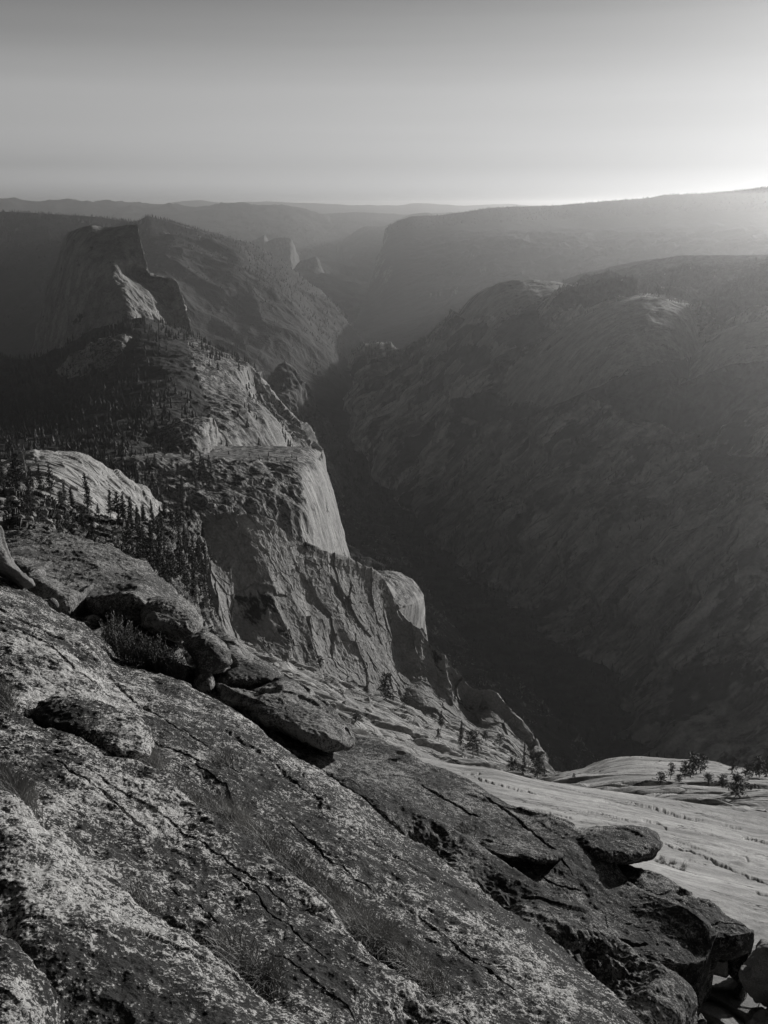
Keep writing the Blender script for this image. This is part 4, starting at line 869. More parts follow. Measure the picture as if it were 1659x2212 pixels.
qDs = patch('rock_slab', [
    [(-160, 1975, 3.15), (-60, 2005, 3.0), (0, 2035, 2.88), (22, 2059, 2.8), (49, 2094, 2.72), (72, 2136, 2.65), (85, 2172, 2.6), (95, 2214, 2.54), (110, 2280, 2.45)],
    [(-180, 2080, 2.75), (-80, 2100, 2.65), (-25, 2125, 2.58), (0, 2145, 2.52), (24, 2170, 2.47), (42, 2200, 2.42), (55, 2235, 2.36), (62, 2275, 2.3), (70, 2330, 2.25)],
    [(-200, 2400, 2.0), (-120, 2400, 2.0), (-60, 2400, 2.0), (-40, 2400, 2.0), (-20, 2400, 2.0), (0, 2410, 2.0), (10, 2420, 2.0), (20, 2430, 2.0), (30, 2440, 2.0)]],
    260, 260, d_sheet(131, 0.7), M_lic, left=[(-0.8, -0.15, 0.2), (-4.5, -0.8, 1.0)], top=EDGE)

# second, darker ridge of rock and the long ledge beyond it
REDGE = [(0.05, 0.08, -0.04), (0.12, 0.2, -0.25), (0.2, 0.5, -1.5)]
qS7 = patch('rock_ridge', [
    [(655, 1648, 8.6), (700, 1640, 8.6), (745, 1650, 8.45), (810, 1680, 8.2), (887, 1735, 7.9), (938, 1766, 7.7), (1015, 1817, 7.4), (1097, 1878, 7.05), (1138, 1904, 6.9), (1245, 1960, 6.5), (1322, 2017, 6.2), (1383, 2052, 6.0), (1440, 2083, 5.8), (1476, 2119, 5.68), (1500, 2155, 5.62), (1505, 2201, 5.6)],
    [(640, 1668, 8.35), (685, 1670, 8.25), (728, 1688, 8.05), (792, 1722, 7.8), (866, 1776, 7.5), (915, 1808, 7.3), (990, 1862, 7.0), (1068, 1918, 6.7), (1108, 1944, 6.55), (1210, 2008, 6.15), (1285, 2060, 5.9), (1345, 2096, 5.7), (1395, 2128, 5.5), (1432, 2160, 5.4), (1462, 2196, 5.35), (1472, 2240, 5.35)],
    [(628, 1700, 8.2), (668, 1712, 8.1), (708, 1738, 7.9), (768, 1776, 7.6), (840, 1832, 7.25), (885, 1868, 7.05), (955, 1926, 6.75), (1030, 1980, 6.4), (1070, 2010, 6.25), (1165, 2075, 5.85), (1240, 2125, 5.6), (1300, 2165, 5.4), (1352, 2200, 5.25), (1392, 2235, 5.18), (1425, 2265, 5.15), (1440, 2300, 5.15)],
    [(618, 1780, 8.0), (650, 1800, 7.9), (690, 1830, 7.7), (748, 1870, 7.4), (815, 1930, 7.05), (858, 1965, 6.85), (925, 2020, 6.55), (1000, 2080, 6.2), (1040, 2110, 6.05), (1130, 2170, 5.7), (1200, 2220, 5.45), (1262, 2260, 5.3), (1320, 2300, 5.15), (1360, 2335, 5.1), (1395, 2365, 5.1), (1410, 2400, 5.1)]],
    860, 340, lambda P, S, N: d_sheet(141, 0.9, 0.7, pits=[(930, 1800, 7.35, .3, .11), (1075, 1900, 6.7, .3, .11), (1290, 2090, 5.8, .35, .2)])(P, S, N) + 0.015 * fbm(P / 0.5, 4, 144), M_licD, top=REDGE, right=[(0.06, 0.05, -.03), (0.1, 0.25, -1)])
qS8 = patch('rock_ledge', [
    [(700, 1570, 11.6), (770, 1585, 10.9), (812, 1596, 10.5), (851, 1612, 10.2), (897, 1638, 9.9), (950, 1662, 9.65), (1005, 1685, 9.4), (1050, 1710, 9.2), (1097, 1735, 8.95), (1138, 1750, 8.8), (1199, 1767, 8.6), (1245, 1792, 8.35), (1290, 1826, 8.1), (1322, 1858, 7.9), (1340, 1884, 7.8), (1383, 1919, 7.55), (1435, 1940, 7.3), (1496, 1970, 7.05), (1527, 1996, 6.95), (1539, 2022, 6.9)],
    [(680, 1610, 10.2), (740, 1630, 9.8), (780, 1646, 9.5), (820, 1664, 9.25), (868, 1692, 8.95), (918, 1720, 8.7), (970, 1748, 8.5), (1012, 1774, 8.3), (1060, 1800, 8.1), (1100, 1818, 7.95), (1160, 1842, 7.8), (1205, 1868, 7.6), (1250, 1898, 7.45), (1285, 1930, 7.3), (1305, 1955, 7.2), (1350, 1985, 7.05), (1405, 2006, 6.9), (1465, 2030, 6.75), (1505, 2048, 6.72), (1530, 2062, 6.75)],
    [(660, 1660, 9.1), (710, 1680, 8.9), (750, 1700, 8.7), (790, 1722, 8.5), (838, 1752, 8.25), (885, 1785, 8.05), (935, 1815, 7.85), (975, 1842, 7.7), (1020, 1870, 7.5), (1060, 1890, 7.4), (1115, 1920, 7.25), (1160, 1948, 7.1), (1205, 1978, 6.95), (1245, 2005, 6.85), (1270, 2025, 6.8), (1320, 2048, 6.65), (1375, 2066, 6.55), (1430, 2080, 6.48), (1480, 2085, 6.5), (1520, 2085, 6.62)],
    [(650, 1720, 8.9), (695, 1740, 8.7), (735, 1760, 8.5), (775, 1782, 8.3), (820, 1812, 8.05), (868, 1845, 7.85), (915, 1875, 7.65), (955, 1905, 7.5), (1000, 1935, 7.3), (1040, 1960, 7.2), (1095, 1992, 7.05), (1140, 2022, 6.95), (1190, 2056, 6.85), (1235, 2084, 6.78), (1265, 2105, 6.72), (1318, 2128, 6.6), (1372, 2146, 6.5), (1426, 2160, 6.44), (1474, 2160, 6.46), (1512, 2158, 6.58)],
    [(640, 1900, 8.7), (685, 1920, 8.5), (725, 1940, 8.3), (765, 1962, 8.1), (810, 1992, 7.85), (858, 2025, 7.65), (905, 2055, 7.45), (945, 2085, 7.3), (990, 2115, 7.1), (1030, 2140, 7.0), (1085, 2172, 6.9), (1130, 2202, 6.85), (1180, 2236, 6.8), (1225, 2264, 6.75), (1260, 2285, 6.72), (1315, 2300, 6.6), (1370, 2310, 6.5), (1424, 2320, 6.44), (1470, 2320, 6.46), (1505, 2320, 6.56)]],
    1000, 460, lambda P, S, N: d_sheet(151, 0.9, 0.65, joints=[([(1020, 1700), (1080, 1735), (1150, 1790), (1200, 1830), (1240, 1880)], 2.0, .06), ([(1150, 1880), (1210, 1905), (1260, 1912)], 2.0, .07), ([(1330, 2020), (1370, 2035), (1400, 2030)], 4.0, .1), ([(900, 1680), (980, 1730), (1040, 1760)], 1.8, .04)])(P, S, N), M_licD, top=REDGE, right=[(0.05, 0.05, -.03), (0.08, 0.25, -1.2)])


def boulder(poly, Y, thick, mat, label, cat='boulder', name='boulder', tilt=0.0, sharp=3.0, amp=0.02, fac=0.03, seed=0, n=220, m=60, group=None, lean=0.0):
    """a rock with a given outline, real depth behind and in front of its widest section"""
    A = np.array(poly + [poly[0]], float)
    d = np.concatenate([[0], np.cumsum(np.hypot(*(A[1:] - A[:-1]).T))])
    th = np.linspace(0, d[-1], n, endpoint=False)
    X = np.stack([np.interp(th, d, A[:, 0]), np.interp(th, d, A[:, 1])], -1)
    for _ in range(3): X = (np.roll(X, 1, 0) + 2 * X + np.roll(X, -1, 0)) / 4
    c = X.mean(0)
    ang = np.linspace(0, 1, m)
    rr = np.concatenate([np.sin(ang * math.pi / 2), np.sin(ang[::-1] * math.pi / 2)[1:]])
    ff = np.concatenate([(1 - np.sin(ang * math.pi / 2) ** sharp) ** (1 / 2.2), -((1 - np.sin(ang[::-1] * math.pi / 2) ** sharp) ** (1 / 2.2))[1:]])
    S = c + (X[None] - c) * np.maximum(rr, 0.004)[:, None, None]
    Yb = Y + tilt * (c[1] - S[..., 1]) / 100 + lean * (S[..., 0] - c[0]) / 100
    YY = Yb - thick * ff[:, None]
    P = unproj(S[..., 0], S[..., 1], YY)
    C0 = P.mean((0, 1))
    D = P - C0; D /= np.linalg.norm(D, axis=-1, keepdims=True) + 1e-9
    du = np.roll(P, -1, 1) - np.roll(P, 1, 1); dv = np.gradient(P, axis=0)
    N = np.cross(dv, du); N /= np.linalg.norm(N, axis=-1, keepdims=True) + 1e-9
    N *= np.sign((N * D).sum(-1, keepdims=True) + 1e-9)
    r = (rr[:, None] * np.ones(n)[None])
    s = Y / 9.0
    dd = 0.6 * amp * fbm(P / (0.35 * s) + seed, 5, seed, ridge=True) + 1.3 * fac * facets(P / (0.45 * s) + seed, seed + 1, tilt=1.0, step=.3, soft=.08)[0] + 0.008 * fbm(P / 0.05, 3, seed + 2)
    P = P + N * (dd * np.minimum(1, 0.3 + r))[..., None]
    k = len(rr)
    idx = np.arange(k * n).reshape(k, n)
    F = np.stack([idx[:-1], idx[1:], np.roll(idx[1:], -1, 1), np.roll(idx[:-1], -1, 1)], -1).reshape(-1, 4)
    org = np.array([P[..., 0].mean(), P[..., 1].mean(), P[..., 2].min()])
    o = link(name, mesh_from(name, (P - org).reshape(-1, 3), F), mat, loc=org)
    tag(o, label, cat, group)
    return o


boulder([(-70, 1110), (-2, 1140), (8, 1175), (29, 1212), (49, 1241), (70, 1252), (77, 1266), (60, 1274), (20, 1254), (-20, 1236), (-90, 1225)], 10.7, 0.35, M_gran, 'tilted tapering rock leaning at the left edge of the photo beside the big lichened boulder', seed=3)

# the big flat-topped boulder and the block split from it
q1 = patch('boulder', [
    [(-160, 1160, 17.5), (10, 1147, 16.6), (70, 1148, 16.1), (150, 1159, 15.4), (210, 1176, 14.9), (255, 1196, 14.5), (292, 1213, 14.1), (322, 1235, 13.7), (340, 1258, 13.3), (365, 1285, 12.9), (388, 1300, 12.6)],
    [(-160, 1200, 15.0), (10, 1178, 14.9), (70, 1184, 14.4), (150, 1202, 13.8), (210, 1220, 13.4), (250, 1236, 13.1), (285, 1248, 12.8), (312, 1262, 12.5), (330, 1276, 12.4), (352, 1294, 12.2), (378, 1306, 12.2)],
    [(-160, 1240, 13.2), (10, 1212, 13.0), (70, 1236, 12.4), (130, 1262, 12.0), (180, 1278, 11.7), (215, 1282, 11.6), (248, 1284, 11.5), (285, 1284, 11.4), (312, 1294, 11.45), (340, 1304, 11.5), (366, 1314, 11.6)],
    [(-160, 1300, 12.9), (10, 1262, 12.7), (70, 1286, 12.1), (130, 1302, 11.75), (178, 1310, 11.5), (214, 1316, 11.35), (248, 1318, 11.3), (285, 1316, 11.25), (312, 1320, 11.3), (340, 1326, 11.4), (366, 1332, 11.5)],
    [(-160, 1400, 13.2), (10, 1362, 13.0), (70, 1366, 12.4), (130, 1372, 12.0), (178, 1376, 11.8), (214, 1378, 11.65), (248, 1380, 11.6), (285, 1380, 11.6), (312, 1384, 11.6), (340, 1390, 11.7), (366, 1396, 11.8)]],
    620, 330, lambda P, S, N: 0.05 * fbm(P / 1.0, 5, 161, ridge=True) + 0.035 * fs(P, 1.2, 162) + 0.01 * fbm(P / .07, 3, 163), M_licB,
    top=[(0.1, 0.2, -0.1), (0.2, 0.5, -0.8), (0.2, 0.8, -2.5)], right=[(0.05, 0.1, -0.05), (0.1, 0.6, -1.2)], thing=True)
tag(q1.o, 'broad flat-topped granite boulder mottled with pale lichen, the largest at the upper left', 'boulder')
q2 = patch('boulder', [
    [(60, 1231, 12.15), (85, 1236, 12.0), (112, 1248, 11.85), (140, 1262, 11.7), (160, 1271, 11.6), (172, 1278, 11.5)],
    [(62, 1246, 11.7), (84, 1254, 11.5), (108, 1268, 11.3), (132, 1284, 11.15), (156, 1284, 11.2), (172, 1284, 11.35)],
    [(64, 1276, 11.5), (84, 1290, 11.3), (108, 1308, 11.1), (136, 1322, 11.0), (156, 1318, 11.1), (171, 1312, 11.3)],
    [(66, 1330, 11.6), (84, 1340, 11.4), (108, 1352, 11.2), (136, 1362, 11.1), (156, 1360, 11.2), (171, 1350, 11.4)]],
    240, 200, lambda P, S, N: 0.012 * fbm(P / 0.4, 5, 171, ridge=True) + 0.012 * facets(P / 0.5, 172)[0] + 0.006 * fbm(P / .05, 3, 173), M_licB,
    top=[(0.0, 0.05, -0.1), (0.0, 0.2, -0.8)], right=[(0.03, 0.1, 0), (0.0, 0.6, -0.1)], left=[(-0.02, 0.1, 0), (0.0, 0.6, -0.1)], thing=True)
tag(q2.o, 'squared granite block with a pale vertical end face, split off below the big flat boulder', 'boulder')
boulder([(306, 1305), (318, 1296), (342, 1291), (386, 1294), (415, 1314), (430, 1338), (433, 1352), (427, 1370), (400, 1377), (370, 1374), (342, 1366), (308, 1350), (298, 1325)], 11.3, 0.6, M_licB, 'rounded overhanging granite boulder just above the dark shrub', tilt=0.9, sharp=4, amp=.03, fac=.05, seed=5)
boulder([(405, 1373), (440, 1362), (469, 1378), (498, 1407), (504, 1432), (479, 1451), (459, 1455), (464, 1486), (452, 1512), (430, 1512), (422, 1480), (428, 1440), (413, 1417), (391, 1390)], 9.9, 0.35, M_licB, 'upright knobbly granite rock standing between the dark shrub and the tongue-shaped boulder', tilt=0.4, sharp=3, amp=.03, fac=.05, seed=6)
boulder([(474, 1385), (488, 1379), (503, 1382), (527, 1405), (560, 1424), (586, 1436), (608, 1460), (600, 1476), (542, 1486), (481, 1486), (470, 1470), (500, 1447), (497, 1420)], 10.4, 0.5, M_licB, 'wedge of granite with a slanting top lying on the upper end of the tongue-shaped boulder', tilt=1.2, sharp=4, amp=.02, fac=.04, seed=7)
boulder([(459, 1471), (479, 1482), (537, 1485), (576, 1478), (605, 1464), (635, 1471), (684, 1504), (732, 1548), (757, 1573), (767, 1598), (758, 1617), (708, 1628), (684, 1620), (649, 1600), (586, 1576), (552, 1560), (513, 1532), (469, 1508)], 9.3, 0.62, M_licB, 'long tongue-shaped granite boulder jutting out over a dark gap', tilt=0.85, sharp=3, amp=.025, fac=.05, seed=8, n=320, m=90)
boulder([(74, 1538), (88, 1515), (117, 1504), (160, 1508), (210, 1519), (240, 1528), (273, 1540), (305, 1555), (324, 1576), (333, 1612), (318, 1634), (280, 1640), (244, 1632), (195, 1608), (140, 1590), (98, 1568), (80, 1556)], 6.35, 0.27, M_lic, 'low loaf-shaped lump of lichened rock at the left with grass at its right end', tilt=0.75, sharp=2.4, amp=.03, fac=.01, seed=9, n=280, m=80)
boulder([(1000, 1806), (1030, 1806), (1087, 1811), (1127, 1824), (1168, 1829), (1209, 1839), (1218, 1850), (1204, 1861), (1168, 1866), (1143, 1856), (1097, 1856), (1062, 1846), (1025, 1828)], 8.0, 0.28, M_licD, 'thin dark rock flake overhanging a black hollow in the lower right ledge', tilt=1.1, sharp=5, amp=.02, fac=.012, seed=10)
boulder([(1205, 1800), (1245, 1790), (1285, 1786), (1322, 1786), (1373, 1785), (1399, 1790), (1419, 1801), (1432, 1822), (1427, 1834), (1410, 1850), (1373, 1861), (1353, 1865), (1318, 1866), (1280, 1856), (1230, 1830)], 8.5, 0.42, M_licD, 'thick beak-shaped rock shelf projecting over the smooth sunlit slab', tilt=0.9, sharp=4, amp=.03, fac=.012, seed=11, n=260, m=70)
q9 = patch('boulder', [
    [(1290, 1850, 8.6), (1330, 1857, 8.5), (1393, 1877, 8.2), (1456, 1909, 7.9), (1518, 1942, 7.65), (1569, 1972, 7.45), (1604, 1995, 7.3), (1619, 2009, 7.25)],
    [(1280, 1880, 8.2), (1322, 1890, 8.1), (1380, 1915, 7.8), (1440, 1945, 7.55), (1500, 1978, 7.35), (1552, 2002, 7.2), (1594, 2012, 7.15), (1618, 2014, 7.2)],
    [(1280, 1930, 7.9), (1318, 1945, 7.8), (1372, 1970, 7.55), (1430, 1998, 7.3), (1490, 2022, 7.1), (1545, 2028, 7.0), (1590, 2022, 7.05), (1617, 2018, 7.17)],
    [(1280, 1990, 7.9), (1318, 2000, 7.8), (1372, 2020, 7.55), (1430, 2044, 7.3), (1490, 2062, 7.12), (1543, 2064, 7.02), (1588, 2060, 7.07), (1616, 2050, 7.2)],
    [(1280, 2040, 8.4), (1318, 2044, 8.3), (1372, 2058, 8.1), (1430, 2074, 7.9), (1490, 2080, 7.8), (1543, 2078, 7.8), (1588, 2070, 7.8), (1614, 2058, 7.8)]],
    420, 240, lambda P, S, N: 0.03 * fbm(P / 0.5, 5, 181, ridge=True) + 0.02 * facets(P / 0.5, 182)[0] + 0.006 * fbm(P / .05, 3, 183), M_licD,
    top=[(0.03, 0.05, -0.05), (0.05, 0.1, -0.7)], right=[(0.04, 0.03, -0.03), (0.06, 0.2, -1.2)], thing=True)
tag(q9.o, 'long dark rock slab ending in a squared grey face, propped on blocks, lower right', 'boulder')
boulder([(1536, 2071), (1572, 2074), (1574, 2104), (1568, 2110), (1536, 2102)], 7.5, 0.25, M_gran, 'small squared stone wedged under the dark slab at the lower right', sharp=8, amp=.008, fac=.01, seed=12, n=120, m=36)
boulder([(1580, 2060), (1606, 2050), (1640, 2052), (1632, 2072), (1616, 2086), (1607, 2116), (1590, 2116), (1577, 2106)], 7.7, 0.3, M_gran, 'squared grey block under the dark slab, beside the black gap', sharp=6, amp=.01, fac=.02, seed=13, n=140, m=40)
boulder([(1634, 2060), (1636, 2048), (1649, 2038), (1662, 2036), (1720, 2040), (1760, 2100), (1730, 2170), (1690, 2185), (1655, 2176), (1634, 2160), (1612, 2130), (1604, 2105), (1618, 2082)], 6.6, 0.45, M_gran, 'large grey boulder cut off by the right edge of the photo', sharp=4, amp=.025, fac=.05, seed=14)
boulder([(1600, 2240), (1629, 2193), (1644, 2183), (1662, 2180), (1740, 2190), (1760, 2260), (1680, 2280)], 6.2, 0.4, M_gran, 'dark boulder in the lower right corner of the photo', sharp=4, amp=.02, fac=.04, seed=15)
for k, (r0, r1, r2, lab) in enumerate([
    ([(1505, 2088, 8.3), (1540, 2100, 8.1), (1580, 2112, 7.9), (1610, 2128, 7.7), (1645, 2150, 7.5)], [(1500, 2128, 7.5), (1532, 2140, 7.4), (1566, 2156, 7.3), (1598, 2172, 7.2), (1627, 2186, 7.1)], [(1500, 2144, 7.45), (1530, 2158, 7.35), (1564, 2176, 7.25), (1594, 2194, 7.15), (1620, 2212, 7.05)],
     'pale tilted rock step with a straight lower edge below the squared block'),
    ([(1500, 2150, 7.5), (1530, 2160, 7.4), (1560, 2172, 7.3), (1590, 2192, 7.2), (1618, 2212, 7.1)], [(1500, 2176, 7.0), (1526, 2186, 6.95), (1552, 2198, 6.9), (1578, 2214, 6.85), (1604, 2234, 6.8)], [(1500, 2190, 6.98), (1524, 2200, 6.93), (1550, 2212, 6.88), (1574, 2230, 6.83), (1598, 2252, 6.78)],
     'narrow rock step at the bottom edge of the photo beside the lower right boulders')]):
    q = patch('rock_step', [r0, r1, r2, [(x, y + 60, Y + 0.3) for x, y, Y in r2]], 180, 120, lambda P, S, N: 0.012 * fbm(P / 0.4, 5, 190 + k) + 0.01 * facets(P / .4, 195 + k)[0], M_gran,
              top=[(0, 0.02, -0.02), (0, 0.1, -0.8)], right=[(0.02, 0.02, -0.01), (0.1, 0.5, -0.4)], thing=True)
    tag(q.o, lab, 'rock step')
qLg = patch('rock_ground', [
    [(1440, 2040, 10.0), (1560, 2075, 9.6), (1660, 2100, 9.3), (1850, 2150, 9.0)],
    [(1440, 2120, 8.3), (1560, 2150, 8.2), (1660, 2180, 8.1), (1850, 2220, 8.0)],
    [(1440, 2330, 5.8), (1560, 2340, 5.8), (1660, 2350, 5.8), (1850, 2370, 5.8)]],
    260, 160, lambda P, S, N: 0.08 * facets(P / 0.6, 198)[0] + 0.03 * fbm(P / .3, 4, 199), M_gran, top=[(0, .1, -.2), (0, 0.5, -3)], right=[(0.3, 0, -1)])
# bedrock in the gap below the tongue-shaped boulder and the shrub
qGap = patch('rock_ground', [
    [(-200, 1180, 13.5), (0, 1240, 12.6), (120, 1300, 11.9), (240, 1340, 11.4), (340, 1380, 11.0), (430, 1420, 10.6), (520, 1490, 10.0), (620, 1560, 9.6), (700, 1620, 9.2), (780, 1660, 8.9)],
    [(-200, 1290, 11.0), (0, 1330, 10.4), (120, 1370, 10.0), (220, 1410, 9.9), (320, 1460, 9.6), (410, 1510, 9.3), (500, 1560, 8.9), (590, 1620, 8.5), (680, 1680, 8.1), (770, 1740, 7.7)],
    [(-200, 1420, 10.0), (0, 1450, 9.6), (120, 1480, 9.4), (220, 1510, 9.3), (320, 1560, 9.0), (410, 1610, 8.8), (500, 1660, 8.4), (590, 1720, 8.0), (680, 1780, 7.7), (770, 1840, 7.3)]],
    420, 140, lambda P, S, N: 0.10 * facets(P / 0.5, 201)[0] + 0.05 * fbm(P / .4, 4, 202), M_licD, top=[(0.1, 0.3, -0.4), (0.5, 3, -6)])
for k, (x, y, r, Y, lab) in enumerate([(98, 1303, 19, 10.9, 'rounded pale stone in the gap below the squared block'), (146, 1345, 17, 10.55, 'flat stone lying right under the squared block'), (200, 1337, 13, 11.0, 'small stone at the foot of the big flat boulder, left of the shrub'),
                                       (186, 1348, 8, 10.8, 'pebble-sized stone by the crack left of the shrub'), (1097 - 20, 1863, 12, 7.9, 'small dark stone in the hollow under the rock flake'), (868, 1626, 9, 9.9, 'lone angular stone perched on the far rock ledge')]):
    pl = [(x + r * (1.25 + 0.2 * math.sin(3 * a + k)) * math.cos(a), y + r * 0.62 * (1 + 0.2 * math.cos(2 * a + k)) * math.sin(a)) for a in np.linspace(0, 2 * math.pi, 14, endpoint=False)]
    boulder(pl, Y, r * 0.0045, M_licB if k != 5 else M_gran, lab, cat='stone', name='stone', sharp=3, amp=.006, fac=.02, seed=20 + k, n=70, m=24)
# ------------------------------------------------------------------ plants
def leafmat(name, v, var=0.5, tr=0.0):
    b = NB(name)
    n = b.noise(b.pos, 1.5, 3, 0.6)
    return b.finish(b.mul(v, b.ss(n, 0.3, 0.7, 1 - var, 1 + var)), None, rough=0.7, spec=0.2)


M_needle = leafmat('needles', 0.075); M_bark = leafmat('bark', 0.12); M_dead = leafmat('dead_wood', 0.3)
M_grass = leafmat('grass', 0.32); M_shrub = leafmat('shrub_leaves', 0.10); M_stem = leafmat('shrub_stems', 0.13)
M_forest = leafmat('forest_needles', 0.045)


def tube(path, rad, k=5):
    path = np.array(path, float); V = []; F = []
    for i, p in enumerate(path):
        t = path[min(i + 1, len(path) - 1)] - path[max(i - 1, 0)]; t /= np.linalg.norm(t) + 1e-9
        a = np.cross(t, [0.3, 0.9, 0.2]); a /= np.linalg.norm(a) + 1e-9; b = np.cross(t, a)
        for j in range(k):
            w = 2 * math.pi * j / k
            V.append(p + rad[i] * (a * math.cos(w) + b * math.sin(w)))
    for i in range(len(path) - 1):
        for j in range(k):
            F.append((i * k + j, i * k + (j + 1) % k, (i + 1) * k + (j + 1) % k, (i + 1) * k + j))
    return np.array(V), np.array(F)


def join(parts):
    V = []; F = []; o = 0
    for v, f in parts:
        V.append(v); F.append(f + o); o += len(v)
    return np.concatenate(V), np.concatenate(F)


def conifer_meshes(seed, h=1.0, width=0.17, base=0.12, nbr=95, dens=1.0, top_flat=0.0):
    """unit-height conifer: trunk with a few limbs, crown of many needle sprays on drooping branches"""
    r = np.random.RandomState(seed)
    bend = r.normal(0, 0.02, 2)
    path = [(bend[0] * math.sin(t * 3), bend[1] * math.sin(t * 2.3), t) for t in np.linspace(0, 0.98, 9)]
    trunk = [tube(path, np.linspace(0.016, 0.002, 9), 6)]
    Q = []
    for i in range(nbr):
        t = base + (1 - base) * (i + r.rand()) / nbr
        prof = (1 - t) ** 0.75 * (0.55 + 0.45 * min(1, (t - base) / 0.15 + 0.3))
        L = width * (prof * (0.6 + 0.75 * r.rand()) + 0.02 + top_flat * 0.3 * (t > .75))
        if r.rand() < 0.08: L *= 1.35
        az = r.rand() * 2 * math.pi
        dr = np.array([math.cos(az), math.sin(az), 0]); up = 0.25 - 0.55 * r.rand()
        c0 = np.array([bend[0] * math.sin(t * 3), bend[1] * math.sin(t * 2.3), t])
        if t < 0.7 and r.rand() < 0.4: trunk.append(tube([c0, c0 + dr * L * 0.8 + np.array([0, 0, up * L * 0.6])], [0.004, 0.001], 3))
        ns = max(6, int(L * 120 * dens))
        for s in range(ns):
            u = 0.15 + 0.85 * r.rand()
            p = c0 + dr * L * u + np.array([0, 0, up * L * u + 0.02 * r.normal()]) + r.normal(0, 0.012, 3) * (0.5 + u)
            sz = 0.025 * (0.6 + 0.9 * r.rand())
            a = r.normal(size=3) + dr; a /= np.linalg.norm(a); b = np.cross(a, r.normal(size=3)); b /= np.linalg.norm(b) + 1e-9
            Q.append(np.array([p - a * sz, p - b * sz * 0.45, p + a * sz, p + b * sz * 0.5]))
    Q = np.array(Q).reshape(-1, 3); F = np.arange(len(Q)).reshape(-1, 4)
    tv, tf = join(trunk)
    return mesh_from('trunk', tv, tf), mesh_from('crown', Q, F, False)


TREES = [conifer_meshes(s, width=w, base=b, nbr=n) for s, w, b, n in
         [(1, 0.15, 0.10, 95), (2, 0.19, 0.18, 80), (3, 0.13, 0.08, 100), (4, 0.22, 0.22, 70), (5, 0.17, 0.05, 90)]]
PINES = [conifer_meshes(s, width=w, base=b, nbr=n, top_flat=1.0) for s, w, b, n in [(11, 0.34, 0.22, 60), (12, 0.28, 0.15, 62), (13, 0.4, 0.3, 52)]]
for pair in TREES + PINES:
    pair[0].materials.append(M_bark); pair[1].materials.append(M_needle)


def tree(p, h, label, group=None, kinds=TREES, k=None, wide=1.0, name='conifer', cat='tree', lean=(0, 0)):
    t, c = kinds[k if k is not None else rnd.randrange(len(kinds))]
    e = bpy.data.objects.new(name, None); COL.objects.link(e)
    wide *= rnd.uniform(0.85, 1.35)
    e.location = p - np.array([0, 0, 0.01 * h]); e.scale = (h * wide, h * wide, h); e.rotation_euler = (rnd.gauss(0, .035), rnd.gauss(0, .035), rnd.random() * 6.28)
    tag(e, label, cat, group)
    link('trunk', t, None, e); link('crown', c, None, e)
    return e


def snag(p, h, label, seed, group=None):
    r = np.random.RandomState(seed)
    parts = [tube([(0.01 * math.sin(4 * t), 0.01 * math.cos(5 * t), t) for t in np.linspace(0, 1, 8)], np.linspace(0.018, 0.004, 8), 6)]
    for i in range(9):
        t = 0.3 + 0.65 * r.rand(); az = r.rand() * 6.28; L = 0.06 + 0.1 * r.rand() * (1.1 - t)
        c = np.array([0, 0, t]); parts.append(tube([c, c + np.array([math.cos(az) * L, math.sin(az) * L, 0.03 * r.rand()])], [0.005, 0.0015], 4))
    v, f = join(parts)
    o = link('dead_tree', mesh_from('dead_tree', v * h, f), M_dead, loc=p)
    tag(o, label, 'dead tree', group)


def nearest(q, x, y):
    d = (q.S[..., 0] - x) ** 2 + (q.S[..., 1] - y) ** 2
    i, j = np.unravel_index(np.argmin(d), d.shape)
    return q.P[i, j]


def near_ok(q, x, y):
    """surface point drawn at (x, y) after displacement"""
    if not hasattr(q, 'grid'):
        P = q.P - EYE
        zc = P @ CF; sx = W_ / 2 + FPX * (P @ CR) / zc; sy = H_ / 2 - FPX * (P @ CU) / zc
        q.sx = sx.ravel(); q.sy = sy.ravel(); q.flat = q.P.reshape(-1, 3); q.grid = {}
        key = (np.floor(q.sx / 12).astype(int) * 10000 + np.floor(q.sy / 12).astype(int))
        o = np.argsort(key, kind='stable'); ks = key[o]; st = np.flatnonzero(np.concatenate([[True], ks[1:] != ks[:-1]]))
        for a, b in zip(st, np.append(st[1:], len(ks))): q.grid[int(ks[a])] = o[a:b]
    cx, cy = int(x // 12), int(y // 12)
    for r in (1, 3, 8, 20):
        c = [q.grid[k] for k in ((cx + i) * 10000 + cy + j for i in range(-r, r + 1) for j in range(-r, r + 1)) if k in q.grid]
        if c: break
    c = np.concatenate(c)
    d = (q.sx[c] - x) ** 2 + (q.sy[c] - y) ** 2
    m = c[d < max(d.min() * 2.0, 4.0)]
    # of the points drawn there keep the one nearest to the eye
    return q.flat[m[np.argmin(((q.flat[m] - EYE) ** 2).sum(-1))]]


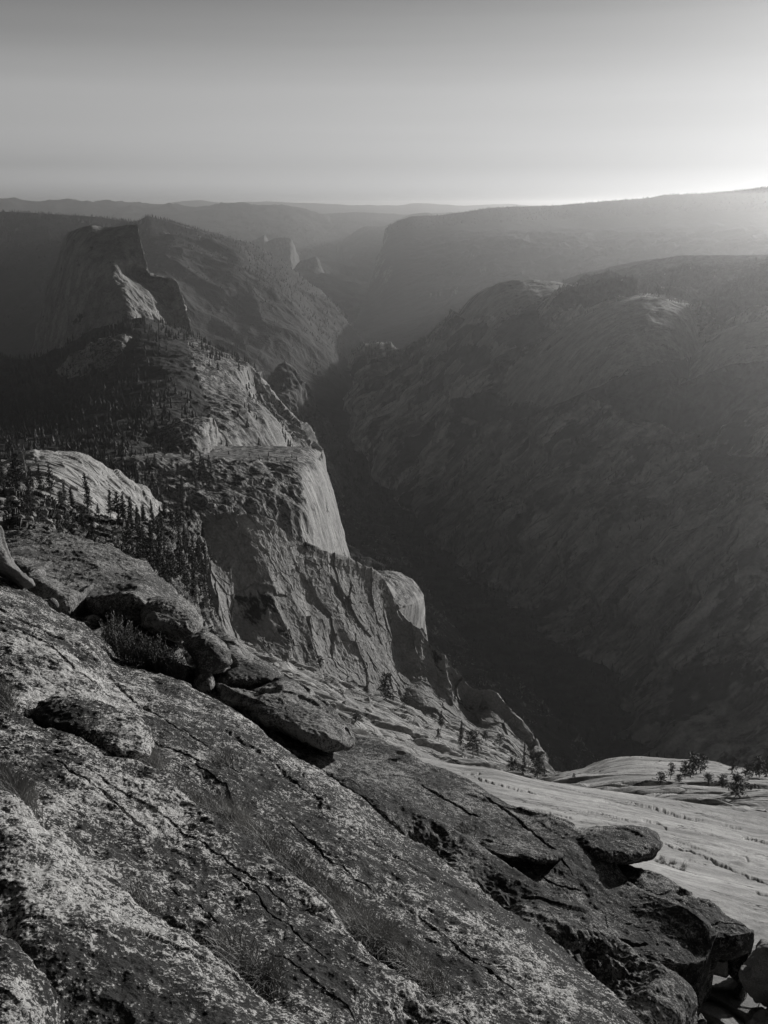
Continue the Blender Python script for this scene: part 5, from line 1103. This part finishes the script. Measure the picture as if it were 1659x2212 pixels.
# --- stuff: forests of low conifers, one mesh each
def forest(name, pts, hmin, hmax, mat, sides=6, tiers=4, seed=0, slim=0.17):
    r = np.random.RandomState(seed)
    tv = []; tf = []; o = 0
    for t in range(tiers):
        z0 = 0.06 + 0.8 * t / tiers; z1 = z0 + 1.35 / tiers if t < tiers - 1 else 1.0
        R = 1.0 - 0.75 * t / tiers
        n = sides * 2
        ring = [(R * (1.0 if j % 2 == 0 else 0.5) * math.cos(math.pi * j / sides + t), R * (1.0 if j % 2 == 0 else 0.5) * math.sin(math.pi * j / sides + t), z0 - (0.03 if j % 2 == 0 else -0.03)) for j in range(n)]
        tv += ring + [(0, 0, z1)]
        tf += [(o + j, o + (j + 1) % n, o + n) for j in range(n)]
        o += n + 1
    tv = np.array(tv); tf = np.array(tf)
    N = len(pts)
    if N == 0: return
    h = hmin + (hmax - hmin) * r.rand(N) ** 1.5
    w = h * slim * (0.7 + 0.7 * r.rand(N)); a = r.rand(N) * 6.28
    ca, sa = np.cos(a), np.sin(a)
    jit = 1 + 0.28 * r.normal(size=(N, len(tv)))
    X = (tv[None, :, 0] * ca[:, None] - tv[None, :, 1] * sa[:, None]) * w[:, None] * jit
    Yv = (tv[None, :, 0] * sa[:, None] + tv[None, :, 1] * ca[:, None]) * w[:, None] * jit
    Z = tv[None, :, 2] * h[:, None]
    V = np.stack([X + pts[:, 0:1], Yv + pts[:, 1:2], Z + pts[:, 2:3] - 0.5], -1).reshape(-1, 3)
    F = (tf[None] + (np.arange(N) * len(tv))[:, None, None]).reshape(-1, 3)
    ob = link(name, mesh_from(name, V, F, False), mat)
    tag(ob, kind='stuff')
    return ob


def nmask(scale, thr, seed):
    return lambda P, S, N: (fbm(P / scale, 4, seed) > thr) * 1.0


Kf = [(-300, 760), (0, 765), (66, 768), (137, 735), (196, 708), (250, 696), (310, 684), (364, 700), (412, 722), (400, 745), (340, 770), (330, 800), (420, 860), (440, 880), (330, 930), (290, 975), (480, 985), (500, 1080), (300, 1250), (-300, 1250)]
pts = np.concatenate([sample(qK, 9000, Kf, nmask(260, -0.35, 301)), sample(qK, 150, H_poly, nmask(90, 0.25, 302)), sample(qK, 5200, [(-300, 860), (300, 860), (420, 900), (440, 1150), (-300, 1150)], nmask(120, -0.3, 303))])
forest('forest', pts, 14, 30, M_forest, seed=1)
forest('forest', sample(qK, 260, [(395, 700), (560, 775), (556, 800), (540, 797), (380, 738)]), 14, 26, M_forest, seed=2, slim=.13)
forest('forest', np.concatenate([sample(qC, 9000, [(-250, 440), (345, 465), (560, 535), (760, 700), (760, 780), (560, 610), (340, 540), (-250, 560)]), sample(qC, 5000, None, nmask(500, 0.1, 304))]), 18, 38, M_forest, sides=3, tiers=2, seed=3)
forest('forest', sample(qB, 7000, [(-250, 420), (860, 500), (860, 560), (-250, 520)]), 20, 40, M_forest, sides=3, tiers=2, seed=4, slim=.22)
forest('forest', sample(qE, 6000, [(836, 480), (1080, 440), (1700, 400), (1700, 450), (1080, 480), (836, 500)]), 18, 34, M_forest, sides=3, tiers=2, seed=5, slim=.22)
forest('forest', np.concatenate([sample(qF, 3500, [(1225, 605), (1700, 545), (1700, 680), (1560, 690), (1500, 640), (1390, 628), (1225, 680), (1200, 640)], nmask(120, -0.25, 305)),
                                 sample(qF, 9000, None, lambda P, S, N: (fbm(P / 300, 4, 306) > 0.05) * (N[..., 2] > 0.25) * (~in_poly(S, [(985, 640), (1060, 600), (1200, 596), (1270, 620), (1080, 700)]))),
                                 sample(qF, 900, [(765, 760), (868, 745), (985, 680), (1010, 700), (900, 780), (780, 800)])]), 12, 26, M_forest, sides=4, tiers=3, seed=6)
forest('forest', sample(qI, 500, None, nmask(100, 0.0, 307)), 12, 22, M_forest, sides=4, tiers=3, seed=7)
forest('forest', sample(qO, 2600, None, nmask(90, -0.05, 308)), 10, 20, M_forest, sides=5, tiers=3, seed=8)
forest('forest', sample(qk2, 160, None, nmask(60, 0.1, 309)), 12, 22, M_forest, seed=9)
gx = RS.rand(9000, 2) * np.array([2400, 5200]) + np.array([-500, 1500])
forest('forest', np.concatenate([gx, np.zeros((9000, 1))], 1), 18, 36, M_forest, sides=3, tiers=2, seed=10, slim=.2)

# --- single trees
for i, p in enumerate(sample(qJ, 62, [(230, 978), (480, 978), (500, 1010), (420, 1120), (260, 1190), (200, 1180)], screen=True)):
    tree(p, rnd.uniform(18, 32), 'dark conifer standing against the shaded cliff at the left end of its flat top', 'conifers below and along the flat topped cliff')
for i, p in enumerate(sample(qJ, 12, [(490, 980), (690, 988), (690, 1000), (490, 1000)], screen=True)):
    tree(p, rnd.uniform(5, 11), 'small bushy conifer on the bare rim of the flat topped cliff', 'small trees on the cliff rim')
for i, p in enumerate(sample(qK, 14, [(452, 742), (535, 778), (528, 790), (452, 756)], screen=True)):
    tree(p, rnd.uniform(18, 28), 'slim conifer in the row on the sunlit skyline ridge right of the half dome', 'row of conifers on the skyline ridge')
spots = [(12, 1015, 15), (30, 1010, 17), (46, 1018, 18), (70, 1048, 17), (88, 1060, 17), (112, 1070, 17), (140, 1088, 14), (158, 1092, 13), (190, 1096, 19), (212, 1100, 9), (238, 1116, 16), (258, 1118, 15), (268, 1122, 12), (284, 1126, 13), (8, 1050, 14), (24, 1055, 12), (40, 1068, 13), (60, 1075, 12), (180, 1150, 9), (205, 1165, 11), (130, 1155, 6)]
for x, y, h in spots:
    tree(near_ok(qM, x, y), h * rnd.uniform(.65, .95), 'conifer at the top of the boulder slope, in front of the pale dome', 'conifers along the top of the boulder slope', wide=1.05)
for i, p in enumerate(sample(qM, 125, [(255, 1115), (400, 1110), (440, 1180), (450, 1330), (330, 1270), (260, 1200)], screen=True)):
    tree(p, rnd.uniform(5, 11.5), 'dark conifer crowded in the shaded gully between boulder slope and cliff', 'conifers in the shaded gully')
for i, p in enumerate(sample(qM, 40, [(-60, 1030), (240, 1110), (260, 1180), (100, 1150), (-60, 1110)], screen=True)):
    tree(p, rnd.uniform(2.5, 7), 'low bushy conifer among the boulders of the slope at the left', 'low conifers among the boulders', kinds=PINES)
for i, (x, y, w) in enumerate([(0, 0, 0)]): pass
LP = [(838, 1500, 14, 1.3, 'small round pine alone on the pale slab just below the cliff'), (870, 1506, 7, 1.0, 'tiny sapling right of the lone round pine on the pale slab'),
      (953, 1575, 12, 0.8, 'tall thin pine, the leftmost of the trees on the fractured slabs'), (948, 1600, 6, 1.1, 'bushy young pine at the foot of the leftmost slab tree'), (995, 1610, 13, .75, 'narrow pine second from the left on the fractured slabs'),
      (1022, 1634, 12, 1.2, 'broad bushy pine in the middle of the fractured slabs'), (1050, 1600, 8, 1.1, 'dark pine behind the broad one, close under the rock face'), (1080, 1612, 9, 1.1, 'pine at the foot of the shaded rock face'),
      (1108, 1672, 6, 1.2, 'low pine near the lower edge of the fractured slabs'), (1132, 1672, 12, .55, 'spindly half bare pine near the tip of the fractured slabs'), (1160, 1678, 11, 1.2, 'dense dark pine at the right tip of the fractured slabs'),
      (770, 1560, 3, 2.0, 'low bush in the boulder pile below the cliff'), (700, 1440, 7, 1.4, 'dark bush at the cliff foot above the boulder pile')]
for x, y, h, w, lab in LP:
    tree(near_ok(qP, x, y), h * (1.0 if y > 1560 else 1.25), lab, None, kinds=PINES if w > 0.9 else TREES, wide=w)
snag(near_ok(qP, 1140, 1668), 10, 'pale bare dead trunk beside the dense pine at the tip of the slabs', 4)
snag(near_ok(qM, 60, 1040), 22, 'thin white dead trunk rising from the conifers at the far left', 5)
snag(near_ok(qM, 265, 1270), 12, 'thin pale dead trunk in front of the shaded gully', 6)
RP = [(1495, 1672, 9, 1.5, 'bushy pine, the tallest group member right of the knoll summit'), (1480, 1680, 7, 1.3, 'pine left of the tallest one right of the knoll summit'), (1512, 1668, 8, 1.2, 'pine behind the tallest one right of the knoll summit'),
      (1448, 1682, 6.5, .9, 'single conical pine on the open pale rock left of the others'), (1425, 1694, 4, 1.6, 'low round bush at the left end of the knoll trees'), (1580, 1668, 7, 1.2, 'open crowned pine on the skyline between two groups'),
      (1625, 1675, 7, 1.3, 'dark pine in the group at the right edge of the knoll'), (1640, 1678, 8.5, 1.4, 'tallest dark pine in the group at the right edge of the knoll'), (1656, 1676, 9, 1.4, 'dark pine cut by the right edge of the photo'), (1610, 1680, 6, 1.1, 'small dark pine left of the right edge group'),
      (1558, 1700, 4, 1.7, 'low dark bush behind the smooth sunlit slab'), (1590, 1718, 6.0, 1.4, 'lone pine on the nearer rib behind the smooth sunlit slab'), (1466, 1690, 3, 1.8, 'low dark shrub below the conical pine'), (1530, 1694, 4, 1.8, 'wide low bush below the tallest knoll pine'), (1240, 1680, 2.2, 1.4, 'tiny shrub at the left foot of the knoll')]
for x, y, h, w, lab in RP:
    tree(near_ok(qR, x, y), h * 0.72, lab, None, kinds=PINES, wide=w)

# --- boulders of the pile and the talus
def rock_mesh(seed, blocky=1.0):
    r = np.random.RandomState(seed)
    n = 26
    u = np.linspace(0, 2 * math.pi, n, endpoint=False); v = np.linspace(0.02, math.pi - 0.02, 16)
    U, Vv = np.meshgrid(u, v)
    D = np.stack([np.sin(Vv) * np.cos(U), np.sin(Vv) * np.sin(U), np.cos(Vv)], -1)
    # cut by random planes: angular boulder
    R = np.full(U.shape, 1.25)
    for _ in range(13):
        nn = r.normal(size=3); nn /= np.linalg.norm(nn); dd = 0.62 + 0.3 * r.rand()
        c = (D @ nn); R = np.minimum(R, np.where(c > 0.05, dd / np.maximum(c, 0.05), 9))
    R = R * (1 + 0.04 * fbm(D * 3 + seed, 3, seed))
    P = D * R[..., None] * np.array([1, 0.8 + 0.3 * r.rand(), 0.6 + 0.3 * r.rand()]) * 0.5
    idx = np.arange(U.size).reshape(U.shape)
    F = np.stack([idx[:-1], np.roll(idx[:-1], -1, 1), np.roll(idx[1:], -1, 1), idx[1:]], -1)[:, :, ::-1].reshape(-1, 4)
    return mesh_from('boulder', P.reshape(-1, 3), F[:, ::-1], False)


ROCKS = [rock_mesh(400 + i) for i in range(9)]
M_rk = wall_mat('boulder_rock', 0.42, 0.16, 2.5, (1, 1, 1), veg=0.0, crack=0.3, bumpd=0.1, seed=21)
for m in ROCKS: m.materials.append(M_rk)


def rock(p, s, label, group):
    o = link('boulder', rnd.choice(ROCKS), None, None, p)
    o.scale = (s * rnd.uniform(.9, 1.6), s * rnd.uniform(.8, 1.2), s * rnd.uniform(.7, 1.1)); o.rotation_euler = (rnd.uniform(-.6, .6), rnd.uniform(-.6, .6), rnd.uniform(0, 6.28))
    tag(o, label, 'boulder', group)


for p in sample(qP, 150, [(560, 1395), (640, 1440), (700, 1462), (735, 1480), (790, 1500), (800, 1530), (760, 1560), (830, 1600), (900, 1625), (840, 1640), (760, 1610), (700, 1570), (600, 1480)], screen=True):
    d = np.linalg.norm(p - EYE); rock(p, d * rnd.uniform(0.0045, 0.011), 'angular pale boulder in the pile at the foot of the cliff behind the tongue-shaped boulder', 'boulders piled at the foot of the cliff')
for p in sample(qM, 140, [(-40, 1060), (90, 1080), (200, 1115), (330, 1125), (320, 1200), (270, 1215), (150, 1165), (-40, 1150)], screen=True):
    d = np.linalg.norm(p - EYE); rock(p, d * rnd.uniform(0.003, 0.011), 'angular boulder lying on the talus slope above the big flat boulder', 'boulders of the talus slope')
boulder([(1525, 1756), (1532, 1748), (1560, 1741), (1610, 1742), (1650, 1747), (1668, 1754), (1650, 1762), (1600, 1760), (1550, 1764)], 75, 2.2, M_knoll, 'long low cream-coloured boulder on the far edge of the smooth sunlit slab', sharp=3, amp=.2, fac=.2, seed=31, n=120, m=40)
boulder([(1440, 1703), (1452, 1692), (1478, 1690), (1492, 1700), (1485, 1712), (1450, 1714)], 178, 2.5, M_knoll, 'rounded grey boulder among the knoll bushes', sharp=3, amp=.3, fac=.4, seed=32, n=100, m=30)

# --- grass tufts and the shrub
def blades(pts, hmin, hmax, seed, wid=0.003, lean=0.8, per=1):
    r = np.random.RandomState(seed); V = []; F = []
    for p in pts:
        for _ in range(per):
            h = hmin + (hmax - hmin) * r.rand(); az = r.rand() * 6.28; d = np.array([math.cos(az), math.sin(az), 0]); l = lean * (0.3 + r.rand())
            sdv = np.array([-math.sin(az), math.cos(az), 0]); base = p + r.normal(0, 0.03, 3) * np.array([1, 1, 0.1]) - np.array([0, 0, 0.01])
            k0 = len(V)
            for t in (0, .35, .7, 1.0):
                c = base + np.array([0, 0, h * (t - 0.35 * l * t * t)]) + d * h * l * t * t
                ww = wid * (1 - t * 0.85)
                V += [c - sdv * ww, c + sdv * ww]
            F += [(k0 + 2 * j, k0 + 2 * j + 1, k0 + 2 * j + 3, k0 + 2 * j + 2) for j in range(3)]
    return np.array(V), np.array(F)


def strip(q, line, n, spread, seed):
    r = np.random.RandomState(seed); A = np.array(line, float); t = r.rand(n) * (len(A) - 1); i = t.astype(int); f = (t - i)[:, None]
    X = A[i] * (1 - f) + A[np.minimum(i + 1, len(A) - 1)] * f + r.normal(0, spread, (n, 2))
    return np.array([near_ok(q, x, y) for x, y in X])


def grass(q, line, n, spread, hmin, hmax, seed, label=None, name='grass_tuft', per=11, **kw):
    V, F = blades(strip(q, line, n, spread, seed), hmin, hmax, seed, per=per, **kw)
    if label:
        org = np.array([V[:, 0].mean(), V[:, 1].mean(), V[:, 2].min()])
        tag(link(name, mesh_from(name, V - org, F, False), M_grass, loc=org), label, 'grass tuft')
    else:
        tag(link('grass', mesh_from('grass', V, F, False), M_grass), kind='stuff')


grass(qA, [(365, 1700), (400, 1728), (440, 1750)], 45, 4, .05, .14, 1, 'small grass tuft in the crack just right of the loaf-shaped rock lump')
grass(qA, [(455, 1755), (500, 1775), (535, 1795)], 90, 6, .07, .20, 2, 'bushy grass tuft at the upper end of the long grassy crack')
grass(qA, [(500, 1790), (560, 1835), (600, 1865), (640, 1905), (700, 1955), (760, 2010), (820, 2055)], 260, 5, .06, .18, 3)
grass(qA, [(620, 1880), (690, 1935), (740, 1985), (800, 2030), (840, 2060)], 190, 8, .07, .2, 4)
grass(qA, [(840, 2060), (900, 2105), (950, 2150)], 60, 6, .05, .16, 5)
grass(qA, [(290, 1648), (315, 1655), (335, 1665)], 80, 5, .08, .2, 6, 'grass tuft at the right end of the loaf-shaped rock lump')
grass(qA, [(470, 1640), (500, 1648)], 26, 4, .05, .12, 7, 'small grass tuft on the middle of the upper slab')
grass(qA, [(80, 1566), (120, 1578)], 16, 4, .06, .16, 8, 'few thin grass blades below the left end of the rock lump')
grass(qA, [(-20, 1500), (5, 1520), (12, 1535)], 70, 6, .12, .26, 9, 'grass tuft at the left edge of the photo, the upper of two')
grass(qBs, [(-30, 1700), (0, 1720), (30, 1740), (60, 1775)], 190, 9, .08, .22, 10, 'dense dark grass tuft at the left edge of the photo, the lower of two')
grass(qBs, [(485, 2050), (520, 2085), (560, 2120), (590, 2140)], 90, 6, .05, .15, 11, 'grass tuft at the bottom of the photo in the nearest crack')
grass(qBs, [(280, 1930), (330, 1965)], 22, 5, .04, .10, 12, 'short grass blades in the dark hollow of the nearest crack')
grass(qCs, [(385, 2160), (392, 2162)], 2, 2, .12, .17, 13, 'bent pale pair of grass blades alone on the nearest slab', per=2, wid=.0018, lean=1.1)
for k_, (x_, y_) in enumerate([(1425, 1856), (1448, 1864), (1470, 1873)]):
    grass(qQ, [(x_, y_), (x_ + 8, y_ + 3)], 5, 2, .12, .3, 30 + k_, ['first low tuft in the joint of the smooth sunlit slab, nearest the rock shelf', 'middle low tuft in the joint of the smooth sunlit slab', 'low tuft in the slab joint, farthest from the rock shelf'][k_], per=14, wid=.008)
grass(qS8, [(995, 1790), (1010, 1800)], 14, 3, .05, .12, 14, 'small dark tuft above the rock flake on the lower right ledge')


def shrub(line, q, n, hmin, hmax, label, seed):
    r = np.random.RandomState(seed); pts = strip(q, line, n, 9, seed)
    org = pts.mean(0)
    e = bpy.data.objects.new('shrub', None); COL.objects.link(e); e.location = org; tag(e, label, 'shrub')
    st = []; V = []
    for p in pts:
        h = hmin + (hmax - hmin) * r.rand(); ln = r.normal(0, 0.16, 2)
        path = [p - org + np.array([ln[0] * h * t * t, ln[1] * h * t * t, h * t - 0.03]) for t in np.linspace(0, 1, 5)]
        st.append(tube(path, np.linspace(0.004, 0.0015, 5), 3))
        for k in range(int(34 * h / 0.3)):
            t = 0.2 + 0.8 * r.rand(); c = p - org + np.array([ln[0] * h * t * t, ln[1] * h * t * t, h * t]) + r.normal(0, 0.012, 3)
            a = r.normal(size=3) * 0.6 + np.array([0, 0, 1.0]); a /= np.linalg.norm(a); b = np.cross(a, r.normal(size=3)); b /= np.linalg.norm(b); s = 0.011 * (0.6 + r.rand())
            V.append(np.array([c, c + a * s - b * s * .4, c + a * 2 * s, c + a * s + b * s * .4]))
    V = np.array(V).reshape(-1, 3)
    tv, tf = join(st)
    link('stems', mesh_from('stems', tv, tf), M_stem, e); link('leaves', mesh_from('leaves', V, np.arange(len(V)).reshape(-1, 4), False), M_shrub, e)


shrub([(238, 1395), (270, 1420), (310, 1440), (350, 1460), (400, 1485)], qGap, 330, .16, .42, 'dark bushy shrub of upright twigs growing in the gap under the overhanging boulders', 21)
for i, (x, y) in enumerate([(1395, 1905 - 60), (1430, 1862), (1460, 1880)]):
    pass
# ------------------------------------------------------------------ air, light, sky
SUN_AZ, SUN_EL = math.radians(41), math.radians(10)
hz = mesh_from('haze', [(x, y, z) for x in (-45000, 60000) for y in (-3000, 60000) for z in (-60, 1640)],
               np.array([[0, 1, 3, 2], [4, 6, 7, 5], [0, 4, 5, 1], [2, 3, 7, 6], [0, 2, 6, 4], [1, 5, 7, 3]]), smooth=False)
hm = bpy.data.materials.new('haze'); hm.use_nodes = True
hm.node_tree.nodes.clear()
ho = hm.node_tree.nodes.new('ShaderNodeOutputMaterial'); hv = hm.node_tree.nodes.new('ShaderNodeVolumePrincipled')
hv.inputs['Color'].default_value = (0.93, 0.925, 0.92, 1)
hv.inputs['Density'].default_value = HAZE_D
hv.inputs['Anisotropy'].default_value = 0.8
hm.node_tree.links.new(hv.outputs[0], ho.inputs['Volume'])
hob = tag(link('haze', hz, hm), kind='stuff')

sd = bpy.data.lights.new('sun', 'SUN'); so = bpy.data.objects.new('sun', sd); COL.objects.link(so)
sd.energy = SUN_E; sd.angle = math.radians(0.5); sd.color = (1.0, 0.99, 0.975)
sv = Vector((math.sin(SUN_AZ) * math.cos(SUN_EL), math.cos(SUN_AZ) * math.cos(SUN_EL), math.sin(SUN_EL)))
so.rotation_euler = sv.to_track_quat('Z', 'Y').to_euler()
so.location = (3000, 4000, 4000)

wd = bpy.data.worlds.new('World'); SC.world = wd; wd.use_nodes = True
nt = wd.node_tree; nt.nodes.clear()
wo = nt.nodes.new('ShaderNodeOutputWorld'); bg = nt.nodes.new('ShaderNodeBackground')
sky = nt.nodes.new('ShaderNodeTexSky'); sky.sky_type = 'NISHITA'; sky.sun_disc = False
sky.sun_elevation = SUN_EL; sky.sun_rotation = SUN_AZ
sky.altitude = 1500; sky.air_density = 1.0; sky.dust_density = 4.0; sky.ozone_density = 1.0
bw = nt.nodes.new('ShaderNodeRGBToBW'); nt.links.new(sky.outputs[0], bw.inputs[0])
# thin level bands of haze and high cloud
tc = nt.nodes.new('ShaderNodeTexCoord'); mp = nt.nodes.new('ShaderNodeMapping'); mp.inputs['Scale'].default_value = (0.7, 0.7, 16)
nt.links.new(tc.outputs['Generated'], mp.inputs[0])
nz = nt.nodes.new('ShaderNodeTexNoise'); nz.inputs['Scale'].default_value = 1.3; nz.inputs['Detail'].default_value = 5; nt.links.new(mp.outputs[0], nz.inputs[0])
mr = nt.nodes.new('ShaderNodeMapRange'); mr.inputs['From Min'].default_value = 0.3; mr.inputs['From Max'].default_value = 0.7
mr.inputs['To Min'].default_value = 0.9; mr.inputs['To Max'].default_value = 1.1; nt.links.new(nz.outputs[0], mr.inputs[0])
mu = nt.nodes.new('ShaderNodeMath'); mu.operation = 'MULTIPLY'; nt.links.new(bw.outputs[0], mu.inputs[0]); nt.links.new(mr.outputs[0], mu.inputs[1])
# smoke layer: the sky is brightest just above the horizon
sx = nt.nodes.new('ShaderNodeSeparateXYZ'); nt.links.new(tc.outputs['Generated'], sx.inputs[0])
rp = nt.nodes.new('ShaderNodeValToRGB'); rp.color_ramp.elements[0].position = 0.0; rp.color_ramp.elements[0].color = (SK[0],) * 3 + (1,)
rp.color_ramp.elements[1].position = 1.0; rp.color_ramp.elements[1].color = (SK[-1],) * 3 + (1,)
for pos_, v_ in zip((0.018, 0.034, 0.052, 0.10, 0.18, 0.35, 0.6), SK[1:-1]):
    e_ = rp.color_ramp.elements.new(pos_); e_.color = (v_, v_, v_, 1)
nt.links.new(sx.outputs[2], rp.inputs[0])
m3 = nt.nodes.new('ShaderNodeMath'); m3.operation = 'MULTIPLY'; nt.links.new(mu.outputs[0], m3.inputs[0]); nt.links.new(rp.outputs[0], m3.inputs[1])
# x / (1 + x / k): thick smoke flattens the glow round the sun
m4 = nt.nodes.new('ShaderNodeMath'); m4.operation = 'MULTIPLY_ADD'; nt.links.new(m3.outputs[0], m4.inputs[0]); m4.inputs[1].default_value = 1 / SKC; m4.inputs[2].default_value = 1
m5 = nt.nodes.new('ShaderNodeMath'); m5.operation = 'DIVIDE'; nt.links.new(m3.outputs[0], m5.inputs[0]); nt.links.new(m4.outputs[0], m5.inputs[1])
nt.links.new(m5.outputs[0], bg.inputs[0]); bg.inputs['Strength'].default_value = SKY_E
nt.links.new(bg.outputs[0], wo.inputs[0])

SC.view_settings.view_transform = 'Standard'; SC.view_settings.look = 'None'
SC.view_settings.exposure = EXPO; SC.view_settings.gamma = 1.0; SC.view_settings.use_curve_mapping = False
cy = SC.cycles
cy.max_bounces = 4; cy.diffuse_bounces = 2; cy.glossy_bounces = 1; cy.transmission_bounces = 2; cy.transparent_max_bounces = 6; cy.volume_bounces = 1
cy.use_denoising = True; cy.denoiser = 'OPENIMAGEDENOISE'
cy.caustics_reflective = False; cy.caustics_refractive = False
cy.sample_clamp_indirect = 5
